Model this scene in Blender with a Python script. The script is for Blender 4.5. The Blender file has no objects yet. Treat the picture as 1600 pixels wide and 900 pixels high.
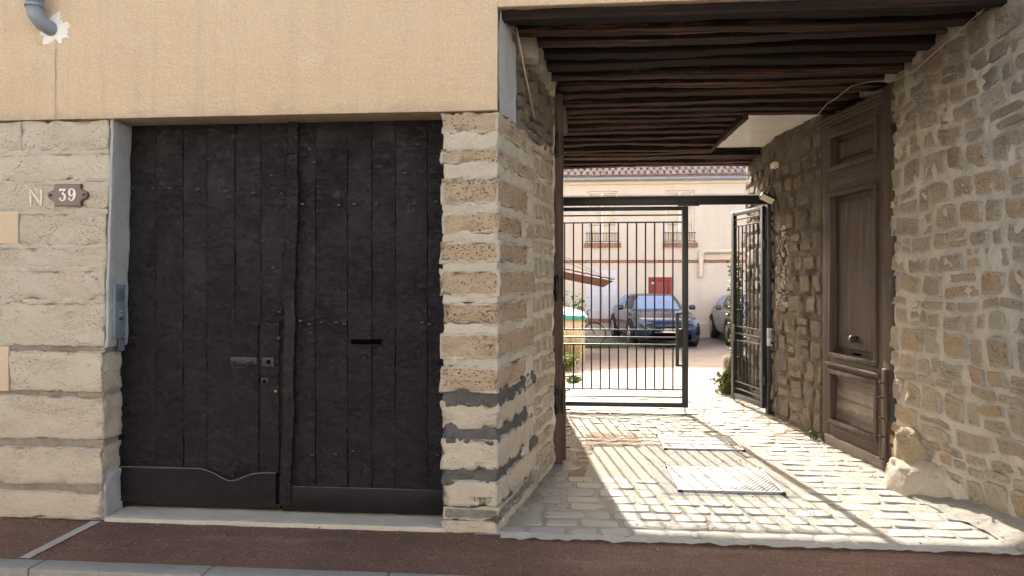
import bpy, math, random
from mathutils import Vector, Matrix, noise as mn
random.seed(7)
C = bpy.context.scene.collection
R = math.radians
# ---------------------------------------------------------------- camera, sky, sun, exposure
F, YAW, HOR = 1100.0, R(5), 435.0
CAM = Vector((0, -4.4, 1.6))
FWD = Vector((-math.sin(YAW), math.cos(YAW), 0)); RGT = Vector((math.cos(YAW), math.sin(YAW), 0)); UP = Vector((0, 0, 1))
cam = bpy.data.objects.new('camera', bpy.data.cameras.new('camera')); C.objects.link(cam)
cam.location = CAM; cam.rotation_euler = (R(90), 0, YAW)
cam.data.sensor_width = 36; cam.data.lens = 36*F/1600
cam.data.shift_y = -(450-HOR)/1600
cam.data.clip_start = .05; cam.data.clip_end = 1000
bpy.context.scene.camera = cam
SUN = Vector((-.147, .989, math.tan(R(29.6)))).normalized()
w = bpy.data.worlds.new('World'); bpy.context.scene.world = w; w.use_nodes = True
wn = w.node_tree.nodes; bg = wn['Background']
sk = wn.new('ShaderNodeTexSky'); sk.sky_type = 'NISHITA'; sk.sun_disc = False
sk.sun_elevation = math.asin(SUN.z); sk.sun_rotation = math.atan2(SUN.x, SUN.y); sk.air_density = .6; sk.dust_density = 4.0; sk.ozone_density = .3
tint = wn.new('ShaderNodeMix'); tint.data_type = 'RGBA'; tint.blend_type = 'MULTIPLY'; tint.inputs[0].default_value = 1; tint.inputs[7].default_value = (1, .95, .85, 1)
w.node_tree.links.new(sk.outputs[0], tint.inputs[6]); w.node_tree.links.new(tint.outputs[2], bg.inputs[0]); bg.inputs[1].default_value = .15
sl = bpy.data.lights.new('sun', 'SUN'); sl.energy = 2.9; sl.angle = R(.5); sl.color = (1, .95, .86)
so = bpy.data.objects.new('sun', sl); C.objects.link(so); so.rotation_euler = SUN.to_track_quat('Z', 'Y').to_euler()
sc = bpy.context.scene
sc.view_settings.view_transform = 'Standard'; sc.view_settings.look = 'None'; sc.view_settings.gamma = 1
sc.view_settings.exposure = 2.48
sc.cycles.use_denoising = True; sc.cycles.max_bounces = 10; sc.cycles.diffuse_bounces = 6; sc.cycles.glossy_bounces = 4
sc.cycles.sample_clamp_indirect = 8

def at(px, py, Y):                       # where the line of sight of a photo pixel meets the upright plane at depth Y
    d = FWD + RGT*((px-800)/F) + UP*((HOR-py)/F)
    return CAM + d*((Y-CAM.y)/d.y)
def atz(px, py, z):
    d = FWD + RGT*((px-800)/F) + UP*((HOR-py)/F)
    return CAM + d*((z-CAM.z)/d.z)

# ---------------------------------------------------------------- node helpers
class NB:
    def __init__(s, name, rough=.8, metal=0, spec=.5):
        s.m = bpy.data.materials.new(name); s.m.use_nodes = True; s.t = s.m.node_tree
        s.b = s.t.nodes['Principled BSDF']
        s.b.inputs['Roughness'].default_value = rough; s.b.inputs['Metallic'].default_value = metal
        s.b.inputs['Specular IOR Level'].default_value = spec
        s._v = None
    def put(s, sock, v):
        if isinstance(v, bpy.types.NodeSocket): s.t.links.new(v, sock)
        elif isinstance(v, (tuple, list)) and len(v) == 3 and sock.type == 'RGBA': sock.default_value = (*v, 1)
        else: sock.default_value = v
    def vec(s, sx=1, sy=1, sz=1, rot=None):
        if s._v is None:
            tc = s.t.nodes.new('ShaderNodeTexCoord'); oi = s.t.nodes.new('ShaderNodeObjectInfo')
            ml = s.math('MULTIPLY', oi.outputs['Random'], 31.7); s.rnd = oi.outputs['Random']
            ad = s.t.nodes.new('ShaderNodeVectorMath'); ad.operation = 'ADD'
            s.t.links.new(tc.outputs['Object'], ad.inputs[0]); s.t.links.new(ml, ad.inputs[1]); s._v = ad.outputs[0]; s.raw = tc.outputs['Object']
        mp = s.t.nodes.new('ShaderNodeMapping'); s.t.links.new(s._v, mp.inputs[0]); mp.inputs['Scale'].default_value = (sx, sy, sz)
        if rot: mp.inputs['Rotation'].default_value = rot
        return mp.outputs[0]
    def noise(s, scale, detail=4, rough=.55, vec=None, dist=0):
        n = s.t.nodes.new('ShaderNodeTexNoise'); n.inputs['Scale'].default_value = scale; n.inputs['Detail'].default_value = detail
        n.inputs['Roughness'].default_value = rough; n.inputs['Distortion'].default_value = dist
        s.t.links.new(vec or s.vec(), n.inputs['Vector']); return n.outputs[0]
    def voro(s, scale, vec=None, feat='F1', rnd=1):
        n = s.t.nodes.new('ShaderNodeTexVoronoi'); n.feature = feat; n.inputs['Scale'].default_value = scale; n.inputs['Randomness'].default_value = rnd
        s.t.links.new(vec or s.vec(), n.inputs['Vector']); return n.outputs['Distance']
    def wave(s, scale, dist, vec=None, dirn='X', det=3):
        n = s.t.nodes.new('ShaderNodeTexWave'); n.bands_direction = dirn; n.inputs['Scale'].default_value = scale; n.inputs['Distortion'].default_value = dist
        n.inputs['Detail'].default_value = det; s.t.links.new(vec or s.vec(), n.inputs['Vector']); return n.outputs[1]
    def math(s, op, a, b=0.0, clamp=False):
        n = s.t.nodes.new('ShaderNodeMath'); n.operation = op; n.use_clamp = clamp; s.put(n.inputs[0], a); s.put(n.inputs[1], b); return n.outputs[0]
    def rng(s, v, a, b, c=0.0, d=1.0):
        n = s.t.nodes.new('ShaderNodeMapRange'); s.put(n.inputs[0], v)
        for i, x in enumerate((a, b, c, d)): n.inputs[i+1].default_value = x
        return n.outputs[0]
    def ramp(s, f, stops, interp='LINEAR'):
        n = s.t.nodes.new('ShaderNodeValToRGB'); s.t.links.new(f, n.inputs[0]); e = n.color_ramp.elements; n.color_ramp.interpolation = interp
        while len(e) < len(stops): e.new(.5)
        for i, (p, c) in enumerate(stops): e[i].position = p; e[i].color = (*c, 1) if len(c) == 3 else c
        return n.outputs[0]
    def mix(s, f, a, b, mode='MIX'):
        n = s.t.nodes.new('ShaderNodeMix'); n.data_type = 'RGBA'; n.blend_type = mode
        s.put(n.inputs[0], f); s.put(n.inputs[6], a); s.put(n.inputs[7], b); return n.outputs[2]
    def attr(s, name):
        n = s.t.nodes.new('ShaderNodeAttribute'); n.attribute_name = name; return n.outputs['Fac']
    def pos(s, axis):
        if s._v is None: s.vec()
        n = s.t.nodes.new('ShaderNodeSeparateXYZ'); s.t.links.new(s.raw, n.inputs[0]); return n.outputs[axis]
    def bump(s, h, strength=.5, dist=.01, nrm=None):
        n = s.t.nodes.new('ShaderNodeBump'); n.inputs['Strength'].default_value = strength; n.inputs['Distance'].default_value = dist
        s.t.links.new(h, n.inputs['Height'])
        if nrm: s.t.links.new(nrm, n.inputs['Normal'])
        return n.outputs[0]
    def done(s, col=None, nrm=None, rough=None):
        if col is not None: s.put(s.b.inputs['Base Color'], col)
        if nrm is not None: s.put(s.b.inputs['Normal'], nrm)
        if rough is not None: s.put(s.b.inputs['Roughness'], rough)
        return s.m

def plain(name, col, rough=.6, metal=0, spec=.5, var=.12, scale=12, bump=.15):
    n = NB(name, rough, metal, spec); f = n.noise(scale, 5, .6)
    c = n.mix(n.rng(f, .3, .7), tuple(x*(1-var) for x in col), tuple(min(1, x*(1+var)) for x in col))
    return n.done(c, n.bump(n.noise(scale*6, 4), bump, .003))

def stone(name, cols, mortar=None, pits=.5, pitcol=(.09, .075, .06), stretch=2.2, soot=False, bumpd=.012, rimw=1.0):
    n = NB(name, .9, 0, .25); n.vec()
    base = n.ramp(n.rnd, [(i/max(1, len(cols)-1), c) for i, c in enumerate(cols)])
    a = n.noise(3.0, 6, .65, n.vec(1, 1, stretch)); b = n.noise(22, 5, .7, n.vec(1, 1, stretch))
    c = n.mix(n.rng(a, .3, .7, 0, .75), base, n.mix(.6, base, (.66, .57, .43), 'MULTIPLY'))
    c = n.mix(n.rng(b, .35, .75, 0, .5), c, n.mix(.5, base, (.62, .57, .48)))
    # little holes and laminations of the soft limestone, strongest in patches
    pv = n.voro(42, n.vec(1, 1, 1.9)); pn = n.noise(5, 4, .6)
    pit = n.math('MULTIPLY', n.rng(pv, .30, .18), n.rng(pn, .52-pits*.12, .66-pits*.12))
    lam = n.noise(11, 6, .75, n.vec(1, 1, 4.2)); lamf = n.math('MULTIPLY', n.rng(lam, .57, .66), n.rng(n.noise(2.2, 3), .42, .62, 0, pits))
    gr = n.noise(30, 6, .85, n.vec(1, 1, 1.6)); c = n.mix(n.rng(gr, .55, .66, 0, .42), c, n.mix(.6, c, (.50, .42, .33), 'MULTIPLY')); c = n.mix(n.rng(gr, .44, .34, 0, .4), c, n.mix(.5, c, (.75, .70, .60)))
    dark = n.math('MAXIMUM', n.math('MULTIPLY', pit, pits, True), n.math('MULTIPLY', lamf, .55))
    c = n.mix(dark, c, pitcol)
    rim = n.attr('rim'); e = n.math('ADD', n.math('MULTIPLY', rim, .75*rimw), n.math('MULTIPLY', n.noise(16, 5, .7), .62))
    if mortar: c = n.mix(n.rng(e, .58, .72), c, n.mix(n.rng(n.noise(30, 4), .3, .7), mortar, tuple(x*.82 for x in mortar)))
    if soot:
        z = n.pos(2); s_ = n.math('ADD', n.rng(z, 1.5, 3.3, -.35, .55), n.rng(n.noise(1.6, 5, .65, n.vec(1, .8, 2.0, (.5, 0, 0))), .3, .7, -.15, .45))
        c = n.mix(n.rng(s_, .22, .62, 0, .62), c, (.12, .105, .09))
    h = n.math('ADD', n.math('MULTIPLY', n.noise(9, 8, .7, n.vec(1, 1, 1.5)), 1.3), n.math('MULTIPLY', n.noise(48, 5, .8), .9))
    h = n.math('SUBTRACT', h, n.math('MULTIPLY', dark, .8))
    return n.done(c, n.bump(h, 1.0, bumpd*1.9))

def mortar_mat(name, col, dark, soot=False, bumpd=.02):
    n = NB(name, .95, 0, .2); a = n.noise(4, 6, .65); b = n.noise(26, 5, .7)
    c = n.mix(n.rng(a, .35, .68), col, dark); c = n.mix(n.rng(b, .35, .7, 0, .35), c, tuple(x*1.15 for x in col))
    if soot:
        z = n.pos(2); s_ = n.math('ADD', n.rng(z, 1.5, 3.3, -.35, .55), n.rng(n.noise(1.6, 5, .65, n.vec(1, .8, 2.0, (.5, 0, 0))), .3, .7, -.15, .45))
        c = n.mix(n.rng(s_, .22, .62, 0, .62), c, (.12, .105, .09))
    g2_ = n.noise(34, 6, .85); c = n.mix(n.rng(g2_, .54, .66, 0, .45), c, tuple(x*.6 for x in dark))
    h = n.math('ADD', n.noise(8, 8, .72), n.math('MULTIPLY', g2_, .8))
    return n.done(c, n.bump(h, 1.0, bumpd*1.6))

M = {}
def stucco():
    n = NB('stucco', .92, 0, .2); g = n.noise(240, 3, .7); v = n.voro(170)
    big = n.noise(.9, 4, .6); st = n.noise(2.2, 5, .65, n.vec(2.4, 1, .35))
    c = n.mix(n.rng(big, .3, .7), (.60, .455, .30), (.645, .505, .345))
    c = n.mix(n.rng(st, .5, .72, 0, .35), c, (.48, .37, .26))
    c = n.mix(n.rng(n.noise(3.4, 5, .7), .58, .75, 0, .5), c, (.72, .60, .46))
    c = n.mix(n.rng(g, .3, .75, 0, .5), c, n.mix(.8, c, (.60, .55, .48), 'MULTIPLY'))
    g4 = n.noise(75, 4, .8); c = n.mix(n.rng(g4, .52, .66, 0, .38), c, (.40, .30, .20)); c = n.mix(n.rng(g4, .46, .36, 0, .35), c, (.80, .68, .52))
    sk_ = n.noise(3.2, 6, .75, n.vec(4.5, 1, .22)); c = n.mix(n.rng(sk_, .54, .70, 0, .42), c, (.40, .33, .25))
    z = n.pos(2); eg = n.math('ADD', n.rng(z, 2.60, 2.78, .5, 0), n.math('MULTIPLY', n.noise(6, 6, .8), .9)); c = n.mix(n.rng(eg, .62, .9, 0, .55), c, (.36, .29, .22))
    h = n.math('ADD', g4, n.math('MULTIPLY', v, .4))
    return n.done(c, n.bump(h, 1.0, .006, n.bump(n.noise(3.5, 5, .7, n.vec(1, 1, 2)), .6, .03)))
M['stucco'] = stucco()
M['wallstone'] = stone('pale_limestone', [(.66, .585, .45), (.69, .62, .49), (.63, .56, .44), (.67, .565, .46)], mortar=(.62, .56, .45), pits=.6)
M['pierstone'] = stone('tan_limestone', [(.50, .355, .225), (.55, .40, .265), (.50, .365, .24), (.56, .425, .295)], mortar=(.60, .54, .43), pits=1.0, pitcol=(.06, .05, .04))
M['lowstone'] = stone('pale_tan_limestone', [(.64, .55, .43), (.61, .52, .41), (.67, .575, .45)], mortar=(.55, .49, .40), pits=.4)
M['stainstone'] = stone('grey_stained_stone', [(.20, .20, .19), (.24, .235, .22)], mortar=(.52, .45, .34), pits=.4)
M['joint'] = mortar_mat('pale_mortar', (.64, .575, .46), (.55, .48, .375), bumpd=.018)
M['darkjoint'] = mortar_mat('grimy_mortar', (.17, .16, .145), (.09, .088, .08))
M['brownjoint'] = mortar_mat('brown_mortar', (.42, .36, .275), (.28, .235, .175))
M['rubmortar'] = mortar_mat('lime_mortar', (.70, .625, .50), (.56, .49, .385), soot=True, bumpd=.015)
M['rubble'] = stone('rubble_stone', [(.58, .45, .31), (.61, .455, .28), (.47, .385, .29), (.64, .52, .37), (.52, .42, .30), (.62, .43, .235), (.53, .455, .36), (.60, .50, .37)], mortar=(.62, .55, .44), pits=.9, soot=True, bumpd=.017, stretch=1.4)
M['guardtop'] = stone('ochre_guard_stone', [(.60, .46, .27), (.64, .51, .33)], pits=.6, bumpd=.02)
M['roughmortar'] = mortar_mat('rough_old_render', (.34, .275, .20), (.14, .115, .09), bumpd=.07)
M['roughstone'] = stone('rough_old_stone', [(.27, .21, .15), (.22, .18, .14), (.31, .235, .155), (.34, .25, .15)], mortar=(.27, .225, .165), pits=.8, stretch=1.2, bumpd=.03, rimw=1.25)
M['bluerender'] = mortar_mat('grey_blue_painted_render', (.40, .405, .395), (.32, .325, .315), bumpd=.008)
M['greymortar'] = mortar_mat('grey_mortar', (.33, .30, .26), (.22, .20, .175), bumpd=.04)
def orangeblock():
    n = NB('orange_block', .9); f = n.noise(20, 5, .7); return n.done(n.mix(f, (.47, .36, .24), (.54, .42, .29)), n.bump(n.noise(120, 3), .4, .003))
M['orange'] = orangeblock()

def doorpaint(pl=True):
    n = NB('black_brown_paint', .42, 0, .28)
    g = n.noise(30, 7, .75, n.vec(3.0, 1, .16), 1.6)          # long grain
    k = n.noise(13, 7, .68, n.vec(1.0, 1, 2.8), 1.9)          # horizontal chips
    b = n.noise(2.2, 4, .6)
    wv = n.wave(7, 9, n.vec(1.4, 1, .55), 'Z', 4)
    mask = n.rng(b, .35, .65, .35, 1)
    h = n.math('ADD', n.math('MULTIPLY', g, .50), n.math('MULTIPLY', n.math('MULTIPLY', n.rng(k, .42, .80), mask), .42))
    h = n.math('ADD', h, n.math('MULTIPLY', n.math('MULTIPLY', wv, mask), .16))
    h = n.math('ADD', h, n.math('MULTIPLY', n.noise(38, 4, .6), .30))
    c = n.mix(n.rng(n.noise(1.3, 4), .35, .65), (.0068, .0042, .0054), (.0098, .0058, .0070))
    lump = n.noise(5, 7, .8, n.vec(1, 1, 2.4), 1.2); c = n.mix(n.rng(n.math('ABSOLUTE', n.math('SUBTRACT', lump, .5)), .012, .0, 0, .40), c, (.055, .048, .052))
    c = n.mix(n.rng(n.noise(34, 5, .7, n.vec(1, 1, 1.8)), .585, .67, 0, .55), c, (.040, .034, .036))  # paler flecks and lump edges in the colour stand for gloss glints
    return n.done(c, n.bump(h, 1.0, .017), n.rng(n.noise(9, 4), .3, .7, .20, .34))
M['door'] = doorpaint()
M['doorkick'] = plain('black_painted_board', (.007, .0058, .0068), .48, spec=.2, var=.5, scale=8, bump=1.0)
M['studpaint'] = plain('painted_stud', (.020, .018, .019), .35, var=.3); M['wornedge'] = plain('worn_paint_edge', (.075, .072, .078), .5, var=.4, scale=30); M['dullmetal'] = plain('dull_metal', (.22, .21, .20), .4, .7); M['void'] = plain('dark_void', (.002, .002, .002), 1, spec=0, bump=0)

def wood(name, c1, c2, c3, axis='Z', rough=.7, scale=1.0, bumpd=.006, pale=0.0, stops=(.3, .5, .7)):
    st_ = list(zip(stops, (c1, c2, c3)))
    n = NB(name, rough, 0, .3)
    sc_ = {'X': (.32, 15, 15), 'Y': (9, .5, 9), 'Z': (9, 9, .5)}[axis]
    v = n.vec(*[x*scale for x in sc_]); f = n.noise(2.2, 8, .72, v, .6); b = n.noise(2, 4, .6)
    c = n.ramp(f, st_); c = n.mix(n.rng(b, .3, .7, 0, .45), c, c1)
    if pale: c = n.mix(n.rng(n.noise(3.3, 6, .75, n.vec(1, 1, 1)), .62, .72, 0, pale), c, (.34, .25, .18))
    return n.done(c, n.bump(n.math('ADD', f, n.math('MULTIPLY', n.noise(40, 4), .15)), .9, bumpd))
M['joist'] = wood('old_beam_wood', (.009, .005, .004), (.082, .034, .020), (.40, .19, .105), 'X', .75, bumpd=.03, pale=.3, stops=(.44, .56, .70))
M['joistdark'] = wood('dark_beam_wood', (.006, .003, .002), (.019, .008, .005), (.13, .055, .028), 'X', .8, bumpd=.035, stops=(.42, .56, .74))  # darker tone for the lintel edge and a few joists
M['boards'] = wood('dark_ceiling_boards', (.008, .006, .006), (.016, .011, .010), (.03, .02, .016), 'Y', .85)
M['brownwood'] = wood('weathered_brown_wood', (.040, .026, .018), (.076, .050, .034), (.15, .10, .070), 'Z', .6, bumpd=.010)
M['brownwoodh'] = wood('weathered_brown_wood_flat', (.040, .026, .018), (.076, .050, .034), (.15, .10, .070), 'X', .6, bumpd=.010)
M['splitwood'] = wood('split_weathered_wood_painted_sun', (.08, .058, .044), (.27, .215, .17), (.44, .37, .30), 'X', .6, .45, bumpd=.04)  # split worn wood, its colour also lightened in place of direct sun

def metal(name, col, rough=.45, bump=.15):
    n = NB(name, rough, 0, .5); f = n.noise(30, 5, .7)
    c = n.mix(n.rng(f, .55, .75, 0, .5), col, tuple(min(1, x*2.6+.01) for x in col)); return n.done(c, n.bump(n.noise(90, 3), bump, .002))
M['gate'] = metal('black_gate_paint', (.016, .018, .02), .42)
M['iron'] = metal('dark_iron', (.010, .009, .010), .55, .3)
M['brass'] = plain('worn_brass', (.45, .30, .12), .35, 1)
M['greyplastic'] = plain('grey_blue_plastic', (.155, .20, .235), .4, var=.05)
M['darkplastic'] = plain('dark_plastic', (.035, .045, .055), .4, var=.1)
M['silver'] = plain('brushed_aluminium', (.55, .54, .50), .4, .6, var=.08)
M['whitewash'] = plain('old_whitewash', (.48, .44, .37), .9, var=.2); M['white'] = plain('white_paint', (.72, .73, .74), .5, var=.05)
M['offwhite'] = plain('off_white_plaster', (.66, .64, .58), .7, var=.1)
def checker():
    n = NB('checker_plate', .7, 0, .25); v = n.wave(11, 0, n.vec(1, 1, 1, (0, 0, .6)), 'X', 0)
    d = n.rng(n.noise(4, 6, .75), .46, .60, 0, .9)
    c = n.mix(d, n.mix(v, (.27, .28, .29), (.31, .32, .33)), (.27, .24, .20)); return n.done(c, n.bump(v, .8, .006), n.rng(d, 0, 1, .65, .9))
M['checker'] = checker()

def cobble():
    n = NB('worn_sandstone_sett', .85, 0, .15); n.vec()
    base = n.ramp(n.rnd, [(0, (.30, .285, .255)), (.35, (.36, .345, .305)), (.7, (.275, .265, .25)), (1, (.345, .315, .265))])
    c = n.mix(n.rng(n.noise(6, 6, .7), .35, .7, 0, .55), base, (.42, .37, .29))
    e = n.math('ADD', n.math('MULTIPLY', n.attr('rim'), .6), n.math('MULTIPLY', n.noise(9, 5, .7), .75))
    c = n.mix(n.rng(e, .62, .86, 0, .85), c, (.315, .285, .235))
    return n.done(c, n.bump(n.math('ADD', n.noise(9, 7, .7), n.math('MULTIPLY', n.noise(50, 3), .3)), .6, .007))
M['cobble'] = cobble()
def dirt(name, a, b, c_, s=1.0):
    n = NB(name, .95, 0, .2); f = n.noise(2.2*s, 7, .7); g = n.noise(38*s, 5, .75)
    c = n.mix(n.rng(f, .35, .65), a, b); c = n.mix(n.rng(g, .45, .7, 0, .6), c, c_)
    v = n.voro(90*s); c = n.mix(n.rng(v, .16, .08, 0, .6), c, (.16, .11, .075))
    return n.done(c, n.bump(n.math('ADD', n.noise(12*s, 8, .75), n.math('MULTIPLY', g, .5)), .9, .02))
M['floorbase'] = dirt('sandy_joint_fill', (.31, .285, .24), (.345, .32, .275), (.25, .215, .17))
M['courtdirt'] = dirt('courtyard_gravel', (.285, .24, .20), (.35, .30, .25), (.19, .15, .12), .6)
M['concrete'] = dirt('worn_concrete', (.29, .28, .255), (.235, .215, .185), (.34, .325, .295), 1.2)
M['leaflitter'] = dirt('brown_leaf_litter', (.24, .175, .125), (.30, .235, .175), (.15, .10, .07), 2)
def asphalt(name, a, b, spot):
    n = NB(name, .9, 0, .3); g = n.noise(62, 4, .9); f = n.noise(1.4, 6, .7)
    c = n.mix(n.rng(f, .3, .7), a, b); c = n.mix(n.rng(g, .38, .62), tuple(x*.66 for x in a), tuple(x*1.2 for x in b)); c = n.mix(n.rng(f, .42, .62, 0, .5), c, tuple(x*.62 for x in a))
    v = n.voro(55); c = n.mix(n.math('MULTIPLY', n.rng(v, .22, .12), n.rng(n.noise(9, 2), .48, .58)), c, spot)
    c = n.mix(n.rng(n.noise(.9, 6, .75, n.vec(.6, 3, 1)), .54, .70, 0, .4), c, tuple(x*1.7+.03 for x in b))
    ce = n.math('ADD', n.voro(1.3, None, 'DISTANCE_TO_EDGE'), n.math('MULTIPLY', n.noise(7, 5, .8), .05)); ck = n.math('MULTIPLY', n.rng(ce, .034, .026), n.rng(n.noise(.8, 2), .44, .52, 0, .35)); c = n.mix(ck, c, tuple(x*.3 for x in a))
    return n.done(c, n.bump(n.math('SUBTRACT', n.math('ADD', g, n.voro(90)), ck), 1.0, .008))
M['redasphalt'] = asphalt('red_brown_asphalt', (.155, .086, .058), (.175, .098, .068), (.42, .33, .27))
M['roadasphalt'] = asphalt('grey_asphalt', (.085, .078, .074), (.11, .10, .095), (.3, .3, .3))
M['kerb'] = dirt('grey_kerb_stone', (.27, .26, .235), (.32, .305, .275), (.21, .20, .18), 1.6)
M['cement'] = dirt('pale_cement', (.40, .375, .325), (.45, .425, .37), (.34, .31, .26), 1.5)
M['threshold'] = dirt('pale_threshold_stone', (.46, .41, .33), (.40, .355, .28), (.50, .45, .37), 1.0)
def courtwall(name, a, b):
    n = NB(name, .9, 0, .2); c = n.mix(n.rng(n.noise(.7, 5, .65), .35, .65), a, b)
    c = n.mix(n.rng(n.noise(1.2, 5, .6, n.vec(3, 3, .3)), .5, .7, 0, .25), c, tuple(x*.7 for x in a))
    return n.done(c, n.bump(n.noise(60, 3), .4, .006))
M['peach'] = courtwall('peach_render', (.64, .61, .54), (.68, .65, .585))
M['cream'] = courtwall('cream_render', (.66, .63, .56), (.70, .68, .61))
M['oppwall'] = courtwall('stone_coloured_render', (.40, .385, .36), (.44, .42, .39)); M['plinth'] = courtwall('grey_render', (.55, .51, .46), (.60, .56, .50))
M['brick'] = plain('red_brick', (.34, .19, .145), .85, var=.35, scale=9)
M['tile'] = plain('clay_tile', (.31, .24, .205), .75, var=.4, scale=5)
M['canopytile'] = plain('dark_clay_tile', (.17, .085, .06), .8, var=.4, scale=5); M['zinc'] = plain('zinc', (.30, .32, .34), .45, .3)
M['burgundy'] = plain('burgundy_paint', (.26, .03, .04), .45)
M['shutter'] = plain('pale_blue_paint', (.62, .68, .80), .5, var=.04)
M['creampipe'] = plain('cream_pipe', (.70, .65, .56), .5)
M['greypipe'] = plain('grey_pvc', (.20, .225, .25), .4, var=.08)
def glass(name, col, rough=.05):
    n = NB(name, rough, 0, .9); return n.done(n.mix(n.rng(n.noise(1.5, 3), .4, .6), col, tuple(x*.75 for x in col)))
M['window'] = glass('window_glass', (.50, .54, .50))
M['carglass'] = glass('sky_tinted_car_glass', (.035, .15, .42), .03); M['carglass'].node_tree.nodes['Principled BSDF'].inputs['IOR'].default_value = 1.9  # strong blue base paints the sky's reflection into the panes
def carpaint(name, col):
    n = NB(name, .25, .0, .4); n.b.inputs['Coat Weight'].default_value = .5; n.b.inputs['Coat Roughness'].default_value = .03
    return n.done(n.mix(n.noise(300, 2), col, tuple(x*1.4 for x in col)))
M['carblack'] = carpaint('sky_tinted_black_car_paint', (.004, .012, .042)); M['cargrey'] = carpaint('grey_car_paint', (.028, .030, .033))  # blue mixed into the black body colour stands for reflected sky
M['tyre'] = plain('tyre_rubber', (.015, .015, .016), .85); M['rim'] = plain('wheel_alloy', (.35, .36, .38), .3, .9)
M['lamp'] = glass('headlight_lens', (.16, .22, .32), .08)
M['platewhite'] = plain('number_plate_white', (.75, .75, .72), .5, var=.03); M['plateblue'] = plain('number_plate_blue', (.03, .10, .45), .5)
M['inkblack'] = plain('black_lettering', (.015, .015, .015), .6)
M['numplate'] = plain('brown_enamel', (.105, .072, .062), .4, var=.15, scale=25)
M['numrim'] = plain('dark_brown_enamel', (.045, .028, .022), .4); M['digit'] = plain('cream_enamel', (.66, .58, .50), .5, var=.06)
M['faint'] = plain('faint_pale_paint', (.60, .53, .41), .9, var=.25, scale=60)
def leafmat(name, a, b):
    n = NB(name, .6, 0, .3); c = n.mix(n.rng(n.noise(14, 3), .3, .7), a, b)
    n.b.inputs['Transmission Weight'].default_value = 0; n.b.inputs['Subsurface Weight'].default_value = 0
    return n.done(c)
M['leaf'] = leafmat('green_leaf', (.05, .12, .025), (.10, .19, .04)); M['leafy'] = leafmat('yellow_green_leaf', (.19, .22, .05), (.30, .28, .09))
M['debrisleaf'] = plain('dry_leaf', (.20, .115, .06), .8, var=.5, scale=8); M['straw'] = leafmat('straw', (.36, .27, .13), (.46, .36, .20)); M['stem'] = plain('plant_stem', (.16, .12, .06), .8)
M['teal'] = plain('teal_cover', (.04, .33, .30), .5); M['binbeige'] = plain('beige_panel', (.46, .43, .35), .6, var=.08)
M['cable'] = plain('pale_cable', (.36, .30, .22), .6); M['darkcable'] = plain('dark_cable', (.04, .04, .04), .6)
M['led'] = plain('lamp_cover', (.72, .62, .44), .35)
M['canopyunder'] = wood('canopy_wood', (.05, .025, .018), (.09, .045, .03), (.14, .08, .055), 'X')

# ---------------------------------------------------------------- object helpers
def mesh_obj(name, verts, faces, mat, parent=None, smooth=False, local=False, rim=None):
    me = bpy.data.meshes.new(name); me.from_pydata([tuple(v) for v in verts], [], faces); me.update()
    me.materials.append(M[mat] if isinstance(mat, str) else mat)
    if smooth: me.polygons.foreach_set('use_smooth', [True]*len(me.polygons))
    if rim is not None:
        a = me.attributes.new('rim', 'FLOAT', 'POINT'); a.data.foreach_set('value', rim)
    o = bpy.data.objects.new(name, me); C.objects.link(o)
    if parent is not None:
        o.parent = parent
        if not local: o.location = -Vector(parent['_base'])if '_base' in parent else (0, 0, 0)
    return o
def tag(o, label=None, cat=None, group=None, kind=None):
    for k, v in (('label', label), ('category', cat), ('group', group), ('kind', kind)):
        if v: o[k] = v
    return o
def thing(name, label, cat, loc=(0, 0, 0), rz=0, group=None, kind=None):
    o = bpy.data.objects.new(name, None); C.objects.link(o); o.location = loc; o.rotation_euler = (0, 0, rz)
    if rz == 0: o['_base'] = tuple(loc)
    o.empty_display_size = .1
    return tag(o, label, cat, group, kind)
def copy_tree(o, parent=None):
    c = o.copy(); C.objects.link(c); c.parent = parent
    for ch in list(o.children): copy_tree(ch, c)
    return c
def recursive_children(o):
    for c in o.children: yield c; yield from recursive_children(c)

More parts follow.
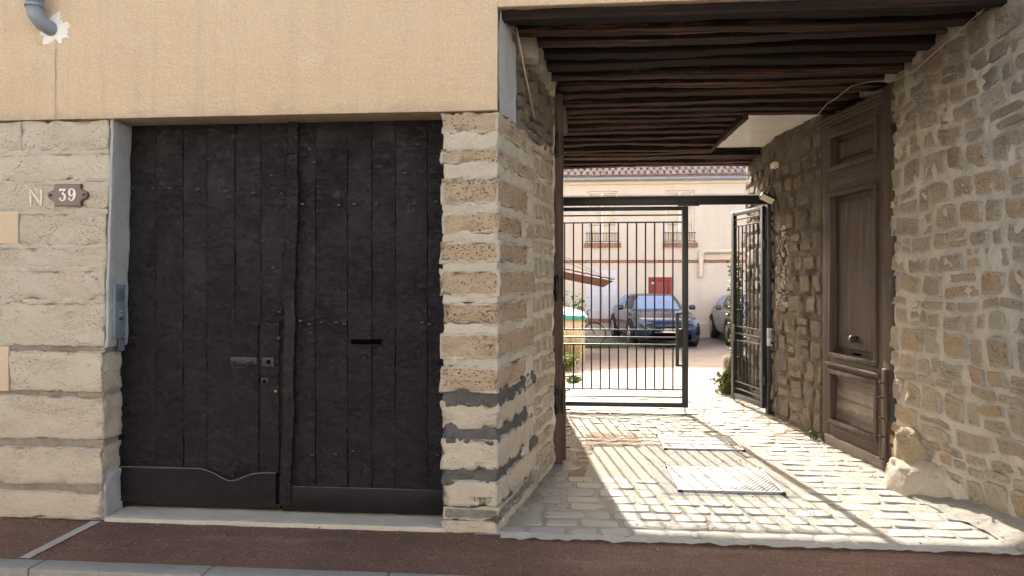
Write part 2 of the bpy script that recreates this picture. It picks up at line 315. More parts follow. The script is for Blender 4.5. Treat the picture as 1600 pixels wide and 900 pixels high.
class MB:                                # collects shapes into one mesh
    def __init__(s): s.v = []; s.f = []; s.r = []
    def add(s, v, f, r=None):
        n = len(s.v); s.v += [tuple(x) for x in v]; s.f += [tuple(i+n for i in q) for q in f]; s.r += list(r) if r else [0.0]*len(v); return s
    def box(s, x0, x1, y0, y1, z0, z1):
        v = [(x, y, z) for z in (z0, z1) for y in (y0, y1) for x in (x0, x1)]
        return s.add(v, [(0, 2, 3, 1), (4, 5, 7, 6), (0, 1, 5, 4), (2, 6, 7, 3), (0, 4, 6, 2), (1, 3, 7, 5)])
    def tube(s, pts, r, n=8, cap=True):
        pts = [Vector(p) for p in pts]; v = []; f = []; prev = None
        for i, p in enumerate(pts):
            d = (pts[min(i+1, len(pts)-1)] - pts[max(i-1, 0)]).normalized()
            a = (prev if prev is not None else (Vector((0, 0, 1)) if abs(d.z) < .9 else Vector((1, 0, 0))))
            u = d.cross(a).normalized() if prev is None else (a - d*a.dot(d)).normalized(); prev = u; w_ = d.cross(u)
            ri = r[i] if isinstance(r, (list, tuple)) else r
            v += [p + (u*math.cos(6.2832*k/n) + w_*math.sin(6.2832*k/n))*ri for k in range(n)]
        for i in range(len(pts)-1):
            for k in range(n): f.append((i*n+k, i*n+(k+1) % n, (i+1)*n+(k+1) % n, (i+1)*n+k))
        if cap: f.append(tuple(range(n))[::-1]); f.append(tuple((len(pts)-1)*n+k for k in range(n)))
        return s.add(v, f)
    def rbox(s, x0, x1, y0, y1, z0, z1, r=.01, res=.06, amp=0.0, freq=8.0, warp=0.0, seed=0.0, fn=None, skip=(), ero=0.0):
        def lat(a, b):
            rr = min(r, (b-a)*.45); n = max(1, int(round((b-a-2*rr)/res)))
            return [a, a+rr*.35] + [a+rr+(b-a-2*rr)*i/n for i in range(n+1)] + [b-rr*.35, b]
        X, Y, Z = lat(x0, x1), lat(y0, y1), lat(z0, z1); idx = {}; v = []; rim = []; f = []
        c0 = (x0, y0, z0); c1 = (x1, y1, z1)
        def g(i, j, k):
            key = (i, j, k)
            if key in idx: return idx[key]
            p = Vector((X[i], Y[j], Z[k])); q = Vector([min(max(p[a], c0[a]+min(r, (c1[a]-c0[a])*.45)), c1[a]-min(r, (c1[a]-c0[a])*.45)) for a in range(3)])
            d = p-q; nn = d.normalized() if d.length > 1e-9 else Vector((0, 0, 0)); dd = sorted([min(p[a]-c0[a], c1[a]-p[a]) for a in range(3)])
            cnt = d.length; p = q + nn*min(cnt, r)
            if amp: p = p + nn*amp*mn.fractal(p*freq+Vector((seed, seed*1.7, 0)), .8, 2.1, 4)
            if ero and nn.length > .1:
                e_ = mn.fractal(p*11+Vector((seed*1.3, 5, seed)), .75, 2.1, 4); p = p - nn*ero*(max(0.0, e_-.02)*(1.6 if dd[1] < .035 else .25))
            if warp:
                t_ = mn.noise_vector(p*4.3+Vector((seed*.7, 3, seed))) + mn.noise_vector(p*13.+Vector((seed*.7, 3, seed)))*.45; p = p + Vector((t_.x, t_.y*.35, t_.z))*warp
            rim.append(max(0.0, 1-dd[1]/.03)); v.append(fn(p) if fn else p); idx[key] = len(v)-1; return idx[key]
        nx, ny, nz = len(X)-1, len(Y)-1, len(Z)-1
        for i in range(nx):
            for k in range(nz):
                if 'y-' not in skip: f.append((g(i, 0, k), g(i+1, 0, k), g(i+1, 0, k+1), g(i, 0, k+1)))
                if 'y+' not in skip: f.append((g(i, ny, k), g(i, ny, k+1), g(i+1, ny, k+1), g(i+1, ny, k)))
        for j in range(ny):
            for k in range(nz):
                if 'x-' not in skip: f.append((g(0, j, k), g(0, j, k+1), g(0, j+1, k+1), g(0, j+1, k)))
                if 'x+' not in skip: f.append((g(nx, j, k), g(nx, j+1, k), g(nx, j+1, k+1), g(nx, j, k+1)))
        for i in range(nx):
            for j in range(ny):
                if 'z-' not in skip: f.append((g(i, j, 0), g(i, j+1, 0), g(i+1, j+1, 0), g(i+1, j, 0)))
                if 'z+' not in skip: f.append((g(i, j, nz), g(i+1, j, nz), g(i+1, j+1, nz), g(i, j+1, nz)))
        return s.add(v, f, rim)
    def build(s, name, mat, parent=None, smooth=False, local=False):
        return mesh_obj(name, s.v, s.f, mat, parent, smooth, local, s.r)
def box(name, mat, parent, x0, x1, y0, y1, z0, z1, r=.003, local=False, **k):
    return MB().rbox(x0, x1, y0, y1, z0, z1, r, k.pop('res', 9), **k).build(name, mat, parent, True, local)

def pebble(mb, S, s0, s1, t0, t1, depth=.02, seed=0.0, base=-.012, pw=3.6, n=16, jit=.10, flat=.8):
    cs, ct, a, b = (s0+s1)/2, (t0+t1)/2, (s1-s0)/2, (t1-t0)/2
    v = []; f = []; rim = []; tilt = (random.uniform(-.12, .12), random.uniform(-.12, .12)); rot = random.uniform(-.06, .06)
    j_ = jit*1.5
    cor = [(sx*(1-random.uniform(0, j_)), sy*(1-random.uniform(0, j_))) for sx, sy in ((-1, -1), (1, -1), (1, 1), (-1, 1))]
    cut = [random.uniform(.12, .42) for _ in cor]; poly = []
    for k in range(4):
        p0, p1, p2 = Vector(cor[k-1]), Vector(cor[k]), Vector(cor[(k+1) % 4]); c_ = cut[k]
        fx = min(1, b/a) if True else 1; poly += [p1+(p0-p1)*c_*(.5 if abs(p0.y-p1.y) > 1 else .5*fx), p1*(1-.10*c_), p1+(p2-p1)*c_*(.5 if abs(p2.y-p1.y) > 1 else .5*fx)]
        poly.append((p1+p2)/2*(1+random.uniform(-.06, .05)))
    out = []; L_ = [(poly[(i+1) % len(poly)]-poly[i]).length for i in range(len(poly))]; T_ = sum(L_); n = max(n, 20)
    for k in range(n):
        t_ = T_*k/n; i = 0
        while t_ > L_[i]: t_ -= L_[i]; i = (i+1) % len(poly)
        p = poly[i].lerp(poly[(i+1) % len(poly)], t_/L_[i]); p = p*(1+jit*.55*mn.noise(Vector((p.x*3.1+seed, p.y*3.1, seed*2.1))))
        out.append((p.x*math.cos(rot)-p.y*math.sin(rot)*b/a, p.y*math.cos(rot)+p.x*math.sin(rot)*a/b))
    m = min(a, b)
    rings = [(0, base, 1.0), (.05, depth*.55, 1.0), (.13, depth*flat, .7), (.30, depth*.97, .3), (.62, depth*1.0, .1)]
    for ins, d, rr in rings:
        for (x, y) in out:
            sx = x*(a-ins*m)+cs; sy = y*(b-ins*m)+ct
            dd = d+(tilt[0]*(sx-cs)+tilt[1]*(sy-ct))*(1 if d > 0 else 0)*.5+(mn.fractal(Vector((sx*16+seed, sy*16, seed)), .8, 2.1, 3)*(depth*.35+(.003 if depth > .006 else .0008)) if d > 0 else 0)
            v.append(S(sx, sy, dd)); rim.append(rr)
    v.append(S(cs, ct, depth+mn.noise(Vector((cs*9, ct*9, seed)))*depth*.3)); rim.append(.2)
    for r_ in range(len(rings)-1):
        for k in range(n): f.append((r_*n+k, r_*n+(k+1) % n, (r_+1)*n+(k+1) % n, (r_+1)*n+k))
    for k in range(n): f.append(((len(rings)-1)*n+k, (len(rings)-1)*n+(k+1) % n, len(v)-1))
    mb.add(v, f, rim)
    return mb
def sheet(name, mat, parent, S, s0, s1, t0, t1, ds, dt, amp=.008, freq=7.0, off=0.0, seed=0.0, holes=None):
    ns, nt_ = max(1, int((s1-s0)/ds)), max(1, int((t1-t0)/dt)); v = []; f = []
    for j in range(nt_+1):
        for i in range(ns+1):
            s_, t_ = s0+(s1-s0)*i/ns, t0+(t1-t0)*j/nt_
            v.append(S(s_, t_, off+amp*mn.fractal(Vector((s_*freq, t_*freq, seed)), .8, 2.1, 5)))
    for j in range(nt_):
        for i in range(ns): q = j*(ns+1)+i; f.append((q, q+1, q+ns+2, q+ns+1))
    return mesh_obj(name, v, f, mat, parent, True)
def courses(s0, s1, z0, z1, hr, wr, gap=.02):
    z = z0; out = []; row = 0
    while z < z1-.03:
        h = min(random.uniform(*hr), z1-z); s = s0-random.uniform(0, wr[0]); zz = z
        while s < s1-.02:
            w_ = random.uniform(*wr)*(1.15 if h > sum(hr)/2 else .9); a, b = max(s, s0), min(s+w_, s1); dz = random.uniform(-.012, .012)
            if b-a > .05:
                if random.random() < .14 and h > .12:
                    mid = random.uniform(.42, .58)*h; out += [(a+gap/2, b-gap/2, zz+gap/2, zz+mid-gap/3), (a+gap/2, b-gap/2, zz+mid+gap/3, zz+h-gap/2)]
                else: out.append((a+gap/2, b-gap/2, zz+gap/2+dz, zz+h-gap/2+dz))
            s += w_
        z += h; row += 1
    return out

# ---------------------------------------------------------------- ground, street, pavement
def zg(y):
    return -.13 if y < -.75 else (-.04 if y < 5.9 else max(-.47, -.04-(y-5.9)*.0305))
gy = [-200, -60, -20, -8, -3, -.76, -.74, 2, 5.9] + [6+i*.7 for i in range(21)] + [24, 40, 90, 200]
gx = [-200, -60, -20, -8] + [-4+i*.8 for i in range(18)] + [14, 25, 60, 200]
gv = [(x, y, zg(y)+(mn.noise(Vector((x*.9, y*.9, 0)))*.02 if y > 6 and abs(x) < 12 else 0)) for y in gy for x in gx]
nx = len(gx); gf = [(j*nx+i, j*nx+i+1, (j+1)*nx+i+1, (j+1)*nx+i) for j in range(len(gy)-1) for i in range(nx-1)]
tag(mesh_obj('ground', gv, gf, 'courtdirt', smooth=False), kind='structure')
tag(MB().box(-60, 60, -9, -.80, -.126, -.118).build('road', 'roadasphalt'), kind='structure')
kerb = tag(thing('kerb', None, None), kind='structure')
kx = -8.0
while kx < 8:
    box('kerb_stone', 'kerb', kerb, kx+.003, kx+.997, -.765, -.63, -.2, -.002, r=.012, res=.2, amp=.003); kx += 1.0
pav = tag(thing('pavement', None, None), kind='structure')
def SF(s, t, d): return Vector((s, t, d))
sheet('red_asphalt', 'redasphalt', pav, SF, -8, 8, -.64, .02, .05, .05, .004, 5, -.006)
sheet('cement_strip', 'cement', pav, SF, -3.165, -3.10, -.632, -.015, .02, .02, .002, 20, .001)
th = tag(MB().rbox(-3.09, -.80, -.005, .30, -.06, .022, .008, .05, amp=.006, freq=10, seed=4).build('threshold_step', 'threshold', None, True), kind='structure')
th['label'] = 'pale stone threshold under the black garage doors'

# ---------------------------------------------------------------- town house front
house = thing('town_house', 'beige stucco house front with limestone blocks around the black doors and the passage', 'building')
top = 9.0
stf = MB()
def SW(s, t, d): return Vector((s, -d, t))
box('stucco_wall', 'stucco', house, -8, -.474, -.018, .33, 2.652, top, r=.006, res=.5, amp=.0025, freq=3)
box('stucco_wall', 'stucco', house, -.4735, 8, -.018, .10, 3.30, top, r=.006, res=.5, amp=.0025, freq=3)
box('stucco_wall', 'stucco', house, 2.86, 8, -.41, -.392, 0, 3.297, r=.006)
box('upper_floors', 'stucco', house, -8, 8, .34, 5.5, 3.52, top, r=.01)
box('side_rooms', 'stucco', house, -8, -.62, .42, 5.5, -.1, 3.515, r=.01)
box('side_rooms', 'stucco', house, 3.02, 8, -.39, 5.5, -.1, 3.29, r=.01)
box('backing_wall', 'joint', house, -8, -3.16, .03, .40, -.1, 2.65, r=.01)
# left ashlar, course heights read off the wall
def edge(z): return -3.118+.066*min(1, max(0, z/2.6))
L = [(190, 234), (238, 283), (286, 329), (332, 384), (386, 418), (421, 470), (472, 541), (549, 612), (619, 688), (699, 758), (769, 812)]
def zat(py): return 1.6+(435-py)/F*4.66
for i, (a, b) in enumerate(L):
    z1, z0 = zat(a), max(-.02, zat(b))
    if i == 0: z1 = 2.645
    xl = -4.5
    if i == 3: xl = -3.695
    if i == 7: xl = -3.765
    if i == 0: xl = -3.67
    wob = random.uniform(-.008, .008)
    mb = MB().rbox(xl, edge((z0+z1)/2)+wob, random.uniform(-.004, .004), .2, z0, z1, .006, .022, amp=.010, freq=7, warp=.009, ero=.016, seed=i*3.1)
    mb.build('ashlar_stone', 'wallstone' if i < 8 else 'lowstone', house, True)
    if i == 0: MB().rbox(-4.5, -3.68, 0, .2, z0, z1, .012, .06, amp=.008, warp=.006, seed=77).build('ashlar_stone', 'wallstone', house, True)
for i in range(len(L)-1):
    zb, zt = zat(L[i+1][0])-.012, zat(L[i][1])+.012
    m_, dpt = ('joint', -.003) if i < 6 else ('brownjoint', .016)
    MB().rbox(-4.5, edge(zb)-.006, dpt+.003, .195, zb, zt, .008, .03, amp=.012, freq=13, warp=.006, seed=40+i).build('mortar_joint', m_, house, True)
box('brick_insert', 'orange', house, -4.5, -3.70, .0, .2, zat(381), zat(328), r=.008, amp=.002)
box('brick_insert', 'orange', house, -4.5, -3.77, .002, .2, zat(614), zat(542), r=.008, amp=.002)
def fnj(p): return Vector((edge(p.z)+p.x, p.y, p.z))
MB().rbox(0, .022, .004, .206, 1.14, 2.65, .006, .04, amp=.007, freq=5, warp=.008, fn=fnj, seed=3).build('jamb_render', 'bluerender', house, True)
MB().rbox(-.01, .018, .03, .206, -.02, .30, .01, .04, amp=.012, freq=8, warp=.012, fn=fnj, seed=9).build('jamb_render', 'bluerender', house, True)
# pier between door and passage; the right-hand face runs back along the passage
random.seed(11)
def fnp(p): return Vector((p.x+.192*max(0, p.y)*max(0, min(1, (p.x+.832)/.358)), p.y, p.z))
Pc = [(173, 207, 0), (230, 256, 0), (276, 319, 0), (331, 365, 0), (376, 410, 0), (421, 463, 0), (472, 508, 0), (521, 561, 0), (574, 615, 0), (630, 671, 1), (687, 736, 1), (751, 793, 1), (794, 816, 2), (817, 842, 1)]
def zp(py): return 1.6+(435-py)/F*4.427
for i, (a, b, k) in enumerate(Pc):
    z1, z0 = zp(a), max(-.04, zp(b)); dl = .95 if i % 2 else .72
    if i == 0: z1 = 2.648
    if i > 9: dl += .15
    nm = ('pierstone', 'lowstone', 'stainstone')[k]
    MB().rbox(-.835+random.uniform(-.012, .010), -.470+random.uniform(-.006, .006), random.uniform(-.006, .004), dl*.98, z0, z1, .006, .024, amp=.012, freq=8, warp=.009, ero=.024, seed=i*5.3+100, fn=fnp).build('quoin_stone', nm, house, True)
for i in range(len(Pc)-1):
    zt, zb = zp(Pc[i][1])+.012, zp(Pc[i+1][0])-.012
    if zt-zb < .03: continue
    dk = i in (8, 9, 10)
    if dk: MB().rbox(-.828, -.482, .012, .97, zb-.012, zt+.012, .006, .022, amp=.030, freq=12, warp=.010, seed=160+i, fn=fnp).build('mortar_joint', 'darkjoint', house, True)
    else: MB().rbox(-.826, -.479, .004, .965, zb, zt, .010, .03, amp=.014, freq=13, warp=.006, seed=160+i, fn=fnp).build('mortar_joint', 'joint', house, True)
box('pier_core', 'joint', house, -.80, -.56, .06, .41, 0, 2.65, r=.01)
# rubble end of the left passage wall
def SL(s, z, d): return Vector((-.474+.189*s+d*.982, .982*s-d*.189, z))
MB().box(-.62, -.50, .3, 5.5, -.1, 3.5).build('passage_wall_core', 'greymortar', house)
sheet('rubble_mortar', 'rubmortar', house, SL, .60, 1.61, -.03, 2.70, .03, .03, .016, 6, -.012, 5)
for (a, b, c, d) in courses(.93, 1.62, .02, 2.62, (.10, .20), (.12, .24), .03):
    pebble(MB(), SL, a, b, c, d, random.uniform(.004, .015), random.random()*50, jit=.17).build('rubble_stone', 'rubble', house, True)
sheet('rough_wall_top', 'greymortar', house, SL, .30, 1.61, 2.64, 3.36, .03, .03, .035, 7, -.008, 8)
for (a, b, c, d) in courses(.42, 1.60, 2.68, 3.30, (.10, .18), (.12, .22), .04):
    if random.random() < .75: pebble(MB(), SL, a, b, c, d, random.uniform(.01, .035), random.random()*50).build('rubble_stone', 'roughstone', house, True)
sheet('painted_plaster', 'bluerender', house, SL, -.002, .40, 2.652, 3.36, .025, .03, .010, 6, .006, 2)
# plaster end face of the left wall, then the set-back wall behind the leaf
MB().rbox(-.40, -.168, 1.585, 1.62, -.02, 3.4, .012, .05, amp=.02, freq=7, warp=.015, seed=21).build('wall_end', 'rubmortar', house, True)
def SB(s, z, d): return Vector((-.3+d-.05*z, s, z))
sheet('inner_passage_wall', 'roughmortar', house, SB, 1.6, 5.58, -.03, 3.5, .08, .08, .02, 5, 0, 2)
box('wall_corner', 'roughmortar', house, -.6, -.305, 5.45, 5.6, -.05, 3.5, r=.02, res=.1, amp=.02, fn=lambda p: Vector((p.x-.05*p.z, p.y, p.z)))

# scratched date on the pier
def strip_path(mb, pts, wd, org, sc_, y0, th_=.003):
    for i in range(len(pts)-1):
        a = Vector((org[0]+pts[i][0]*sc_, 0, org[1]+pts[i][1]*sc_)); b = Vector((org[0]+pts[i+1][0]*sc_, 0, org[1]+pts[i+1][1]*sc_))
        d = (b-a); n_ = Vector((-d.z, 0, d.x)).normalized()*wd/2; e = d.normalized()*wd*.3; y = y0-i*.0002
        q = [a-n_-e, b-n_+e, b+n_+e, a+n_-e]; v = [Vector((p.x, y, p.z)) for p in q]+[Vector((p.x, y+th_, p.z)) for p in q]
        mb.add(v, [(0, 1, 2, 3), (4, 7, 6, 5), (0, 4, 5, 1), (1, 5, 6, 2), (2, 6, 7, 3), (3, 7, 4, 0)])
mb = MB(); G = {'1': [(.3, .75), (.5, 1), (.5, 0)], '9': [(.8, .6), (.3, .55), (.15, .8), (.5, 1), (.8, .8), (.75, .3), (.4, 0)], '7': [(.1, 1), (.8, 1), (.35, 0)]}
for i, ch in enumerate('1997'): strip_path(mb, G[ch], .0035, (-.635+i*.032, .195), .03, -.013, .004)
mb.build('scratched_date', 'darkjoint', house)
mb = MB(); strip_path(mb, [(0, 0), (0, 1), (.75, 0), (.75, 1)], .013, (at(49, 318, 0).x, 2.09), .10, -.009, .010)
mb.build('faint_letter', 'faint', house)

# ---------------------------------------------------------------- right rubble wall
rw = thing('rubble_wall', 'near rubble stone wall in lime mortar at the right of the passage mouth', 'wall', (2.6, .8, 0))
def flare(s, z): return .24*max(0, 1-z/1.3)**1.5*min(1, max(0, (1.45-s)/1.2))
def SR(s, z, d):
    z0_ = z; z = z+(.055*mn.noise(Vector((s*1.4, z*1.1, 3)))+.018*mn.noise(Vector((s*6, z*5, 7))))*min(1, max(0, z*3))*(1 if z < 3.2 else 0)
    return Vector((2.57+.07*max(0, min(1.2, (1.45-s)/1.45))*(1 if z < 2 else max(0, 1-(z-2)/1.3))+flare(s, z)-d, s, z))
sheet('mortar_face', 'rubmortar', rw, SR, -.40, 1.57, -.03, 3.5, .022, .022, .020, 6, -.002, 11)
box('wall_core', 'rubmortar', rw, 2.88, 3.015, -.39, 2.9, -.05, 3.29, r=.01)
for (a, b, c, d) in courses(-.39, 1.56, .03, 3.30, (.08, .23), (.12, .36), .018):
    big = c < 1.2
    pebble(MB(), SR, a, b, c, d, random.uniform(.003, .014)+(.008 if big else 0), random.random()*50, jit=.15).build('stone', 'rubble', rw, True)
fw = thing('rubble_wall', 'dark crumbling rubble wall between the brown door and the gate post', 'wall', (2.4, 4.0, 0))
def xw(s):
    if s < 2.77: return 2.82
    return 2.455-(s-2.78)*.125 if s < 3.9 else 2.315+(s-3.9)*.045
def SFW(s, z, d): return Vector((xw(s)-d, s, z))
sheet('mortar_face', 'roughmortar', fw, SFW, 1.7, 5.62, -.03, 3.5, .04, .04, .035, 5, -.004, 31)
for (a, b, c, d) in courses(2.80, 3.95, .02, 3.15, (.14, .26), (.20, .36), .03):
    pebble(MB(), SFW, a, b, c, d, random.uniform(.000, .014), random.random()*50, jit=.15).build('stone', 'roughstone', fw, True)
mb = MB()
for (a, b, c, d) in courses(3.95, 5.6, .02, 3.15, (.14, .26), (.22, .38), .03): pebble(mb, SFW, a, b, c, d, random.uniform(.010, .03), random.random()*50)
tag(mb.build('stones_beyond_gate', 'roughstone', fw, True), kind='stuff')
box('wall_end', 'roughmortar', fw, xw(5.6)+.0, 3.0, 5.505, 5.63, -.1, 3.5, r=.03, res=.09, amp=.04, freq=5, warp=.02)
# flaking whitewash
for k in range(80):
    s_ = 3.72+random.gauss(0, .09); z_ = random.uniform(1.25, 2.2)
    pebble(MB(), SFW, s_-random.uniform(.004, .014), s_+random.uniform(.004, .014), z_-.01, z_+random.uniform(.015, .08), .022, random.random()*9, n=8, jit=.5).build('whitewash_flake', 'whitewash', fw, True)

# guard stones
gs = thing('guard_stone', 'pale rounded guard stone at the foot of the near stone wall beside the brown door', 'stone', (2.5, 1.15, 0))
def blob(c, rad, seed, amp=.18, nu=22, nv=14, flat=None):
    v = []; f = []
    for j in range(nv+1):
        ph = math.pi*j/nv-math.pi/2
        for i in range(nu):
            t_ = 6.2832*i/nu; d = Vector((math.cos(ph)*math.cos(t_), math.cos(ph)*math.sin(t_), math.sin(ph)))
            d2 = Vector([math.copysign(abs(x)**.60, x) for x in d])
            q = 1+amp*mn.fractal(d*1.3+Vector((seed, 0, 0)), .9, 2.1, 4)
            v.append(Vector((c[0]+d2.x*rad[0]*q, c[1]+d2.y*rad[1]*q, max(-.03, c[2]+d2.z*rad[2]*q))))
    for j in range(nv):
        for i in range(nu): f.append((j*nu+i, j*nu+(i+1) % nu, (j+1)*nu+(i+1) % nu, (j+1)*nu+i))
    return v, f
import bmesh
def hull(name, pts, mat, par, bev=.014, cuts=3, amp=.012, seed=1):
    bm = bmesh.new()
    for p in pts: bm.verts.new(p)
    bmesh.ops.convex_hull(bm, input=bm.verts); bmesh.ops.delete(bm, geom=[v for v in bm.verts if not v.link_faces], context='VERTS')
    bmesh.ops.bevel(bm, geom=bm.edges[:], offset=bev, segments=1, affect='EDGES', clamp_overlap=True)
    bmesh.ops.triangulate(bm, faces=bm.faces[:]); bmesh.ops.subdivide_edges(bm, edges=bm.edges[:], cuts=cuts, use_grid_fill=True); bm.normal_update()
    for v in bm.verts: v.co += v.normal*amp*mn.fractal(v.co*11+Vector((seed, 0, 0)), .7, 2.1, 5)
    v = [tuple(q.co) for q in bm.verts]; f = [tuple(q.index for q in fc.verts) for fc in bm.faces]; bm.free(); return mesh_obj(name, v, f, mat, par, True)
hull('lower_block', [(2.37, 1.26, -.03), (2.40, 1.00, -.03), (2.62, .80, -.03), (2.78, .85, -.03), (2.40, 1.27, .14), (2.44, 1.30, .20), (2.47, 1.06, .17), (2.60, .90, .16), (2.66, .92, .26), (2.72, 1.30, .27), (2.55, 1.36, .24), (2.74, 1.36, -.03)], 'lowstone', gs, .016, 3, .016, 3)
hull('upper_block', [(2.47, 1.30, .19), (2.50, 1.10, .17), (2.66, 1.02, .20), (2.49, 1.31, .38), (2.53, 1.30, .455), (2.57, 1.16, .42), (2.62, 1.10, .33), (2.74, 1.30, .44), (2.74, 1.05, .22), (2.72, 1.36, .19)], 'guardtop', gs, .010, 3, .020, 8)
hull('mortar_fillet', [(2.58, 1.02, -.03), (2.66, .72, -.03), (2.86, .66, -.03), (2.86, 1.35, -.03), (2.62, 1.0, .24), (2.70, .76, .12), (2.70, 1.12, .48), (2.84, 1.30, .58), (2.84, .80, .30)], 'rubmortar', gs, .02, 3, .03, 12)
g2 = thing('guard_stone', 'rough guard stone in weeds at the far wall end by the open gate', 'stone', (2.2, 5.7, 0))
v, f = blob((2.28, 5.72, .14), (.20, .18, .38), 5, .3); mesh_obj('block', v, f, 'roughstone', g2, True)

# ---------------------------------------------------------------- passage floor
pf = tag(thing('passage_floor', None, None), kind='structure')
sheet('joint_fill', 'floorbase', pf, SF, -.62, 2.95, -.035, 6.4, .05, .05, .004, 4, -.001, 3)
sheet('floor_edge', 'cement', pf, lambda s, t, d: Vector((s, -.035-t+.012*mn.noise(Vector((s*5, 0, 0))), .012-t*.12+d)), -.45, 3.0, -.02, .055, .03, .012, .012, 14, .0, 3)
H2 = (.78, 1.55, .95, 1.60); H1 = (.84, 1.57, 2.25, 2.80)
def in_patch(x, y):
    if .58 < x < 1.70 and .82 < y < 2.95: return True
    return -.1 < x < .66 and 1.35 < y < 3.2 and mn.noise(Vector((x*1.7, y*1.3, 5))) > .02
cob = []
y = -.02; row = 0
while y < 6.3:
    d = random.uniform(.145, .185); x = -.45-random.uniform(0, .2)
    while x < 2.8:
        wd = random.uniform(.16, .30); cx = x+wd/2; cy = y+d/2
        lw = -.474+.192*cy if cy < 1.6 else -.32
        rwx = 2.53+flare(cy, 0) if cy < 1.6 else xw(cy)
        if lw+.0 < cx < rwx+.05 and not in_patch(cx, cy): cob.append((x+.004, x+wd-.004, y+.005+random.uniform(-.008, .008), y+d-.008))
        x += wd
    y += d; row += 1
rest = MB()
for i, (a, b, c, d) in enumerate(cob):
    mb = MB() if i < 292 else rest
    pebble(mb, SF, a, b, c, d, random.uniform(.002, .0055), random.random()*90, base=-.03, n=20, jit=.10, flat=.9)
    if i < 292: mb.build('sett', 'cobble', pf, True)
tag(rest.build('setts_beyond', 'cobble', pf, True), kind='stuff')
sheet('concrete_patch', 'concrete', pf, lambda s, t, d: Vector((s, t, d-.012*(1 if (t < .90 or t > 2.87 or s < .66 or s > 1.63) else 0))), .60, 1.69, .84, 2.93, .03, .03, .006, 6, .008, 3)
sheet('leaf_litter', 'leaflitter', pf, SF, .12, .80, 2.35, 2.95, .02, .02, .012, 9, .003, 3)
sheet('leaf_litter', 'leaflitter', pf, lambda s, t, d: Vector((s-.02+.1*t, t, d)), -.16, -.02, 1.2, 2.4, .02, .02, .016, 9, .002, 5)
sheet('dirt_drift', 'floorbase', pf, lambda s, t, d: Vector((s+flare(t, 0)*1.0, t, d+max(0, (s-2.3))*.25)), 2.34, 2.60, -.05, 1.1, .03, .03, .01, 8, .0, 5)
sheet('dirt_drift', 'leaflitter', pf, SF, 2.02, 2.44, 2.8, 5.6, .03, .03, .016, 7, .0, 6)
for (x0, x1, y0, y1), lb in ((H2, 'checker plate hatch nearer the street set in the passage floor'), (H1, 'checker plate hatch farther in, crossed by the shadow of the gate')):
    h = thing('floor_hatch', lb, 'hatch', (x0, y0, 0), group='floor hatches in the passage')
    xm = x0+(x1-x0)*.47
    box('plate', 'checker', h, x0+.02, xm-.006, y0+.02, y1-.02, .0, .021, r=.003)
    box('plate', 'checker', h, xm+.006, x1-.02, y0+.02, y1-.02, .0, .021, r=.003)
    fr = MB()
    for q in ((x0, x1, y0, y0+.017), (x0, x1, y1-.017, y1)): fr.box(*q, -.01, .024)
    for q in ((x0, x0+.017), (x1-.017, x1)): fr.box(*q, y0+.018, y1-.018, -.01, .0235)
    fr.box(xm-.004, xm+.004, y0+.018, y1-.018, -.01, .019); fr.build('hatch_frame', 'zinc', h)
    for q in ((x0+.01, y0-.01), (x1-.01, y0-.01), (x0+.01, y1+.01), (x1-.01, y1+.01)):
        box('corner_lug', 'iron', h, q[0]-.018, q[0]+.018, q[1]-.014, q[1]+.014, .0, .028, r=.008)
# ---------------------------------------------------------------- timber ceiling
tc = tag(thing('passage_ceiling', None, None), kind='structure')
def zc(y): return 3.285-.026*y
JY = [(0.17, 0.14, 1), (0.42, 0.13, 0), (0.68, 0.15, 0), (0.93, 0.15, 1), (1.13, 0.17, 1), (1.4, 0.13, 0), (1.66, 0.14, 0), (1.93, 0.15, 0), (2.2, 0.13, 0), (2.46, 0.14, 0), (2.7, 0.12, 0), (2.97, 0.15, 0), (3.24, 0.13, 0), (3.51, 0.15, 0), (3.78, 0.13, 0), (4.06, 0.15, 0), (4.32, 0.13, 0), (4.56, 0.13, 0), (4.8, 0.14, 0), (5.04, 0.13, 0), (5.26, 0.13, 0), (5.47, 0.13, 0)]
for i, (jy, jw, dk) in enumerate(JY):
    x1 = 1.655 if 2.76 < jy < 4.6 else 2.62
    sd = i*7.7
    def fj(p, sd=sd, jy=jy):
        return Vector((p.x, p.y+.012*mn.noise(Vector((p.x*.9+sd, 0, sd)))+.006*mn.noise(Vector((p.x*5+sd, p.z*3, sd))), p.z+.024*mn.noise(Vector((p.x*.8+sd, 4, sd)))+.006*mn.noise(Vector((p.x*3.+sd, p.y*9, 9+sd)))))
    z0 = zc(jy)+random.uniform(-.02, .035)
    MB().rbox(-.46, x1, jy-jw/2, jy+jw/2, z0, z0+.21, .010, .05, amp=.007, freq=6, seed=sd, fn=fj).build('joist', 'joistdark' if dk else 'joist', tc, True)
MB().rbox(-.60, 3.0, .035, .10, 3.235, 3.299, .006, .1, amp=.010, seed=2).build('lintel_edge', 'joistdark', tc, True)
box('trimmer_beam', 'joist', tc, 1.662, 1.72, 2.72, 4.66, 3.17, 3.36, r=.01, res=.1, amp=.01)
for k in range(34):
    x = -.6+k*.1
    box('ceiling_board', 'boards', tc, x+.003, x+.097, .1, 5.5, 3.40, 3.44, r=.004)
pn = tag(MB().rbox(1.722, 2.50, 2.76, 4.62, 3.235, 3.27, .006, .12, amp=.008, freq=2.2, seed=2).build('ceiling_panel', plain('glossy_cream_panel', (.80, .785, .72), .25, var=.05, scale=4, bump=.3), tc, True))
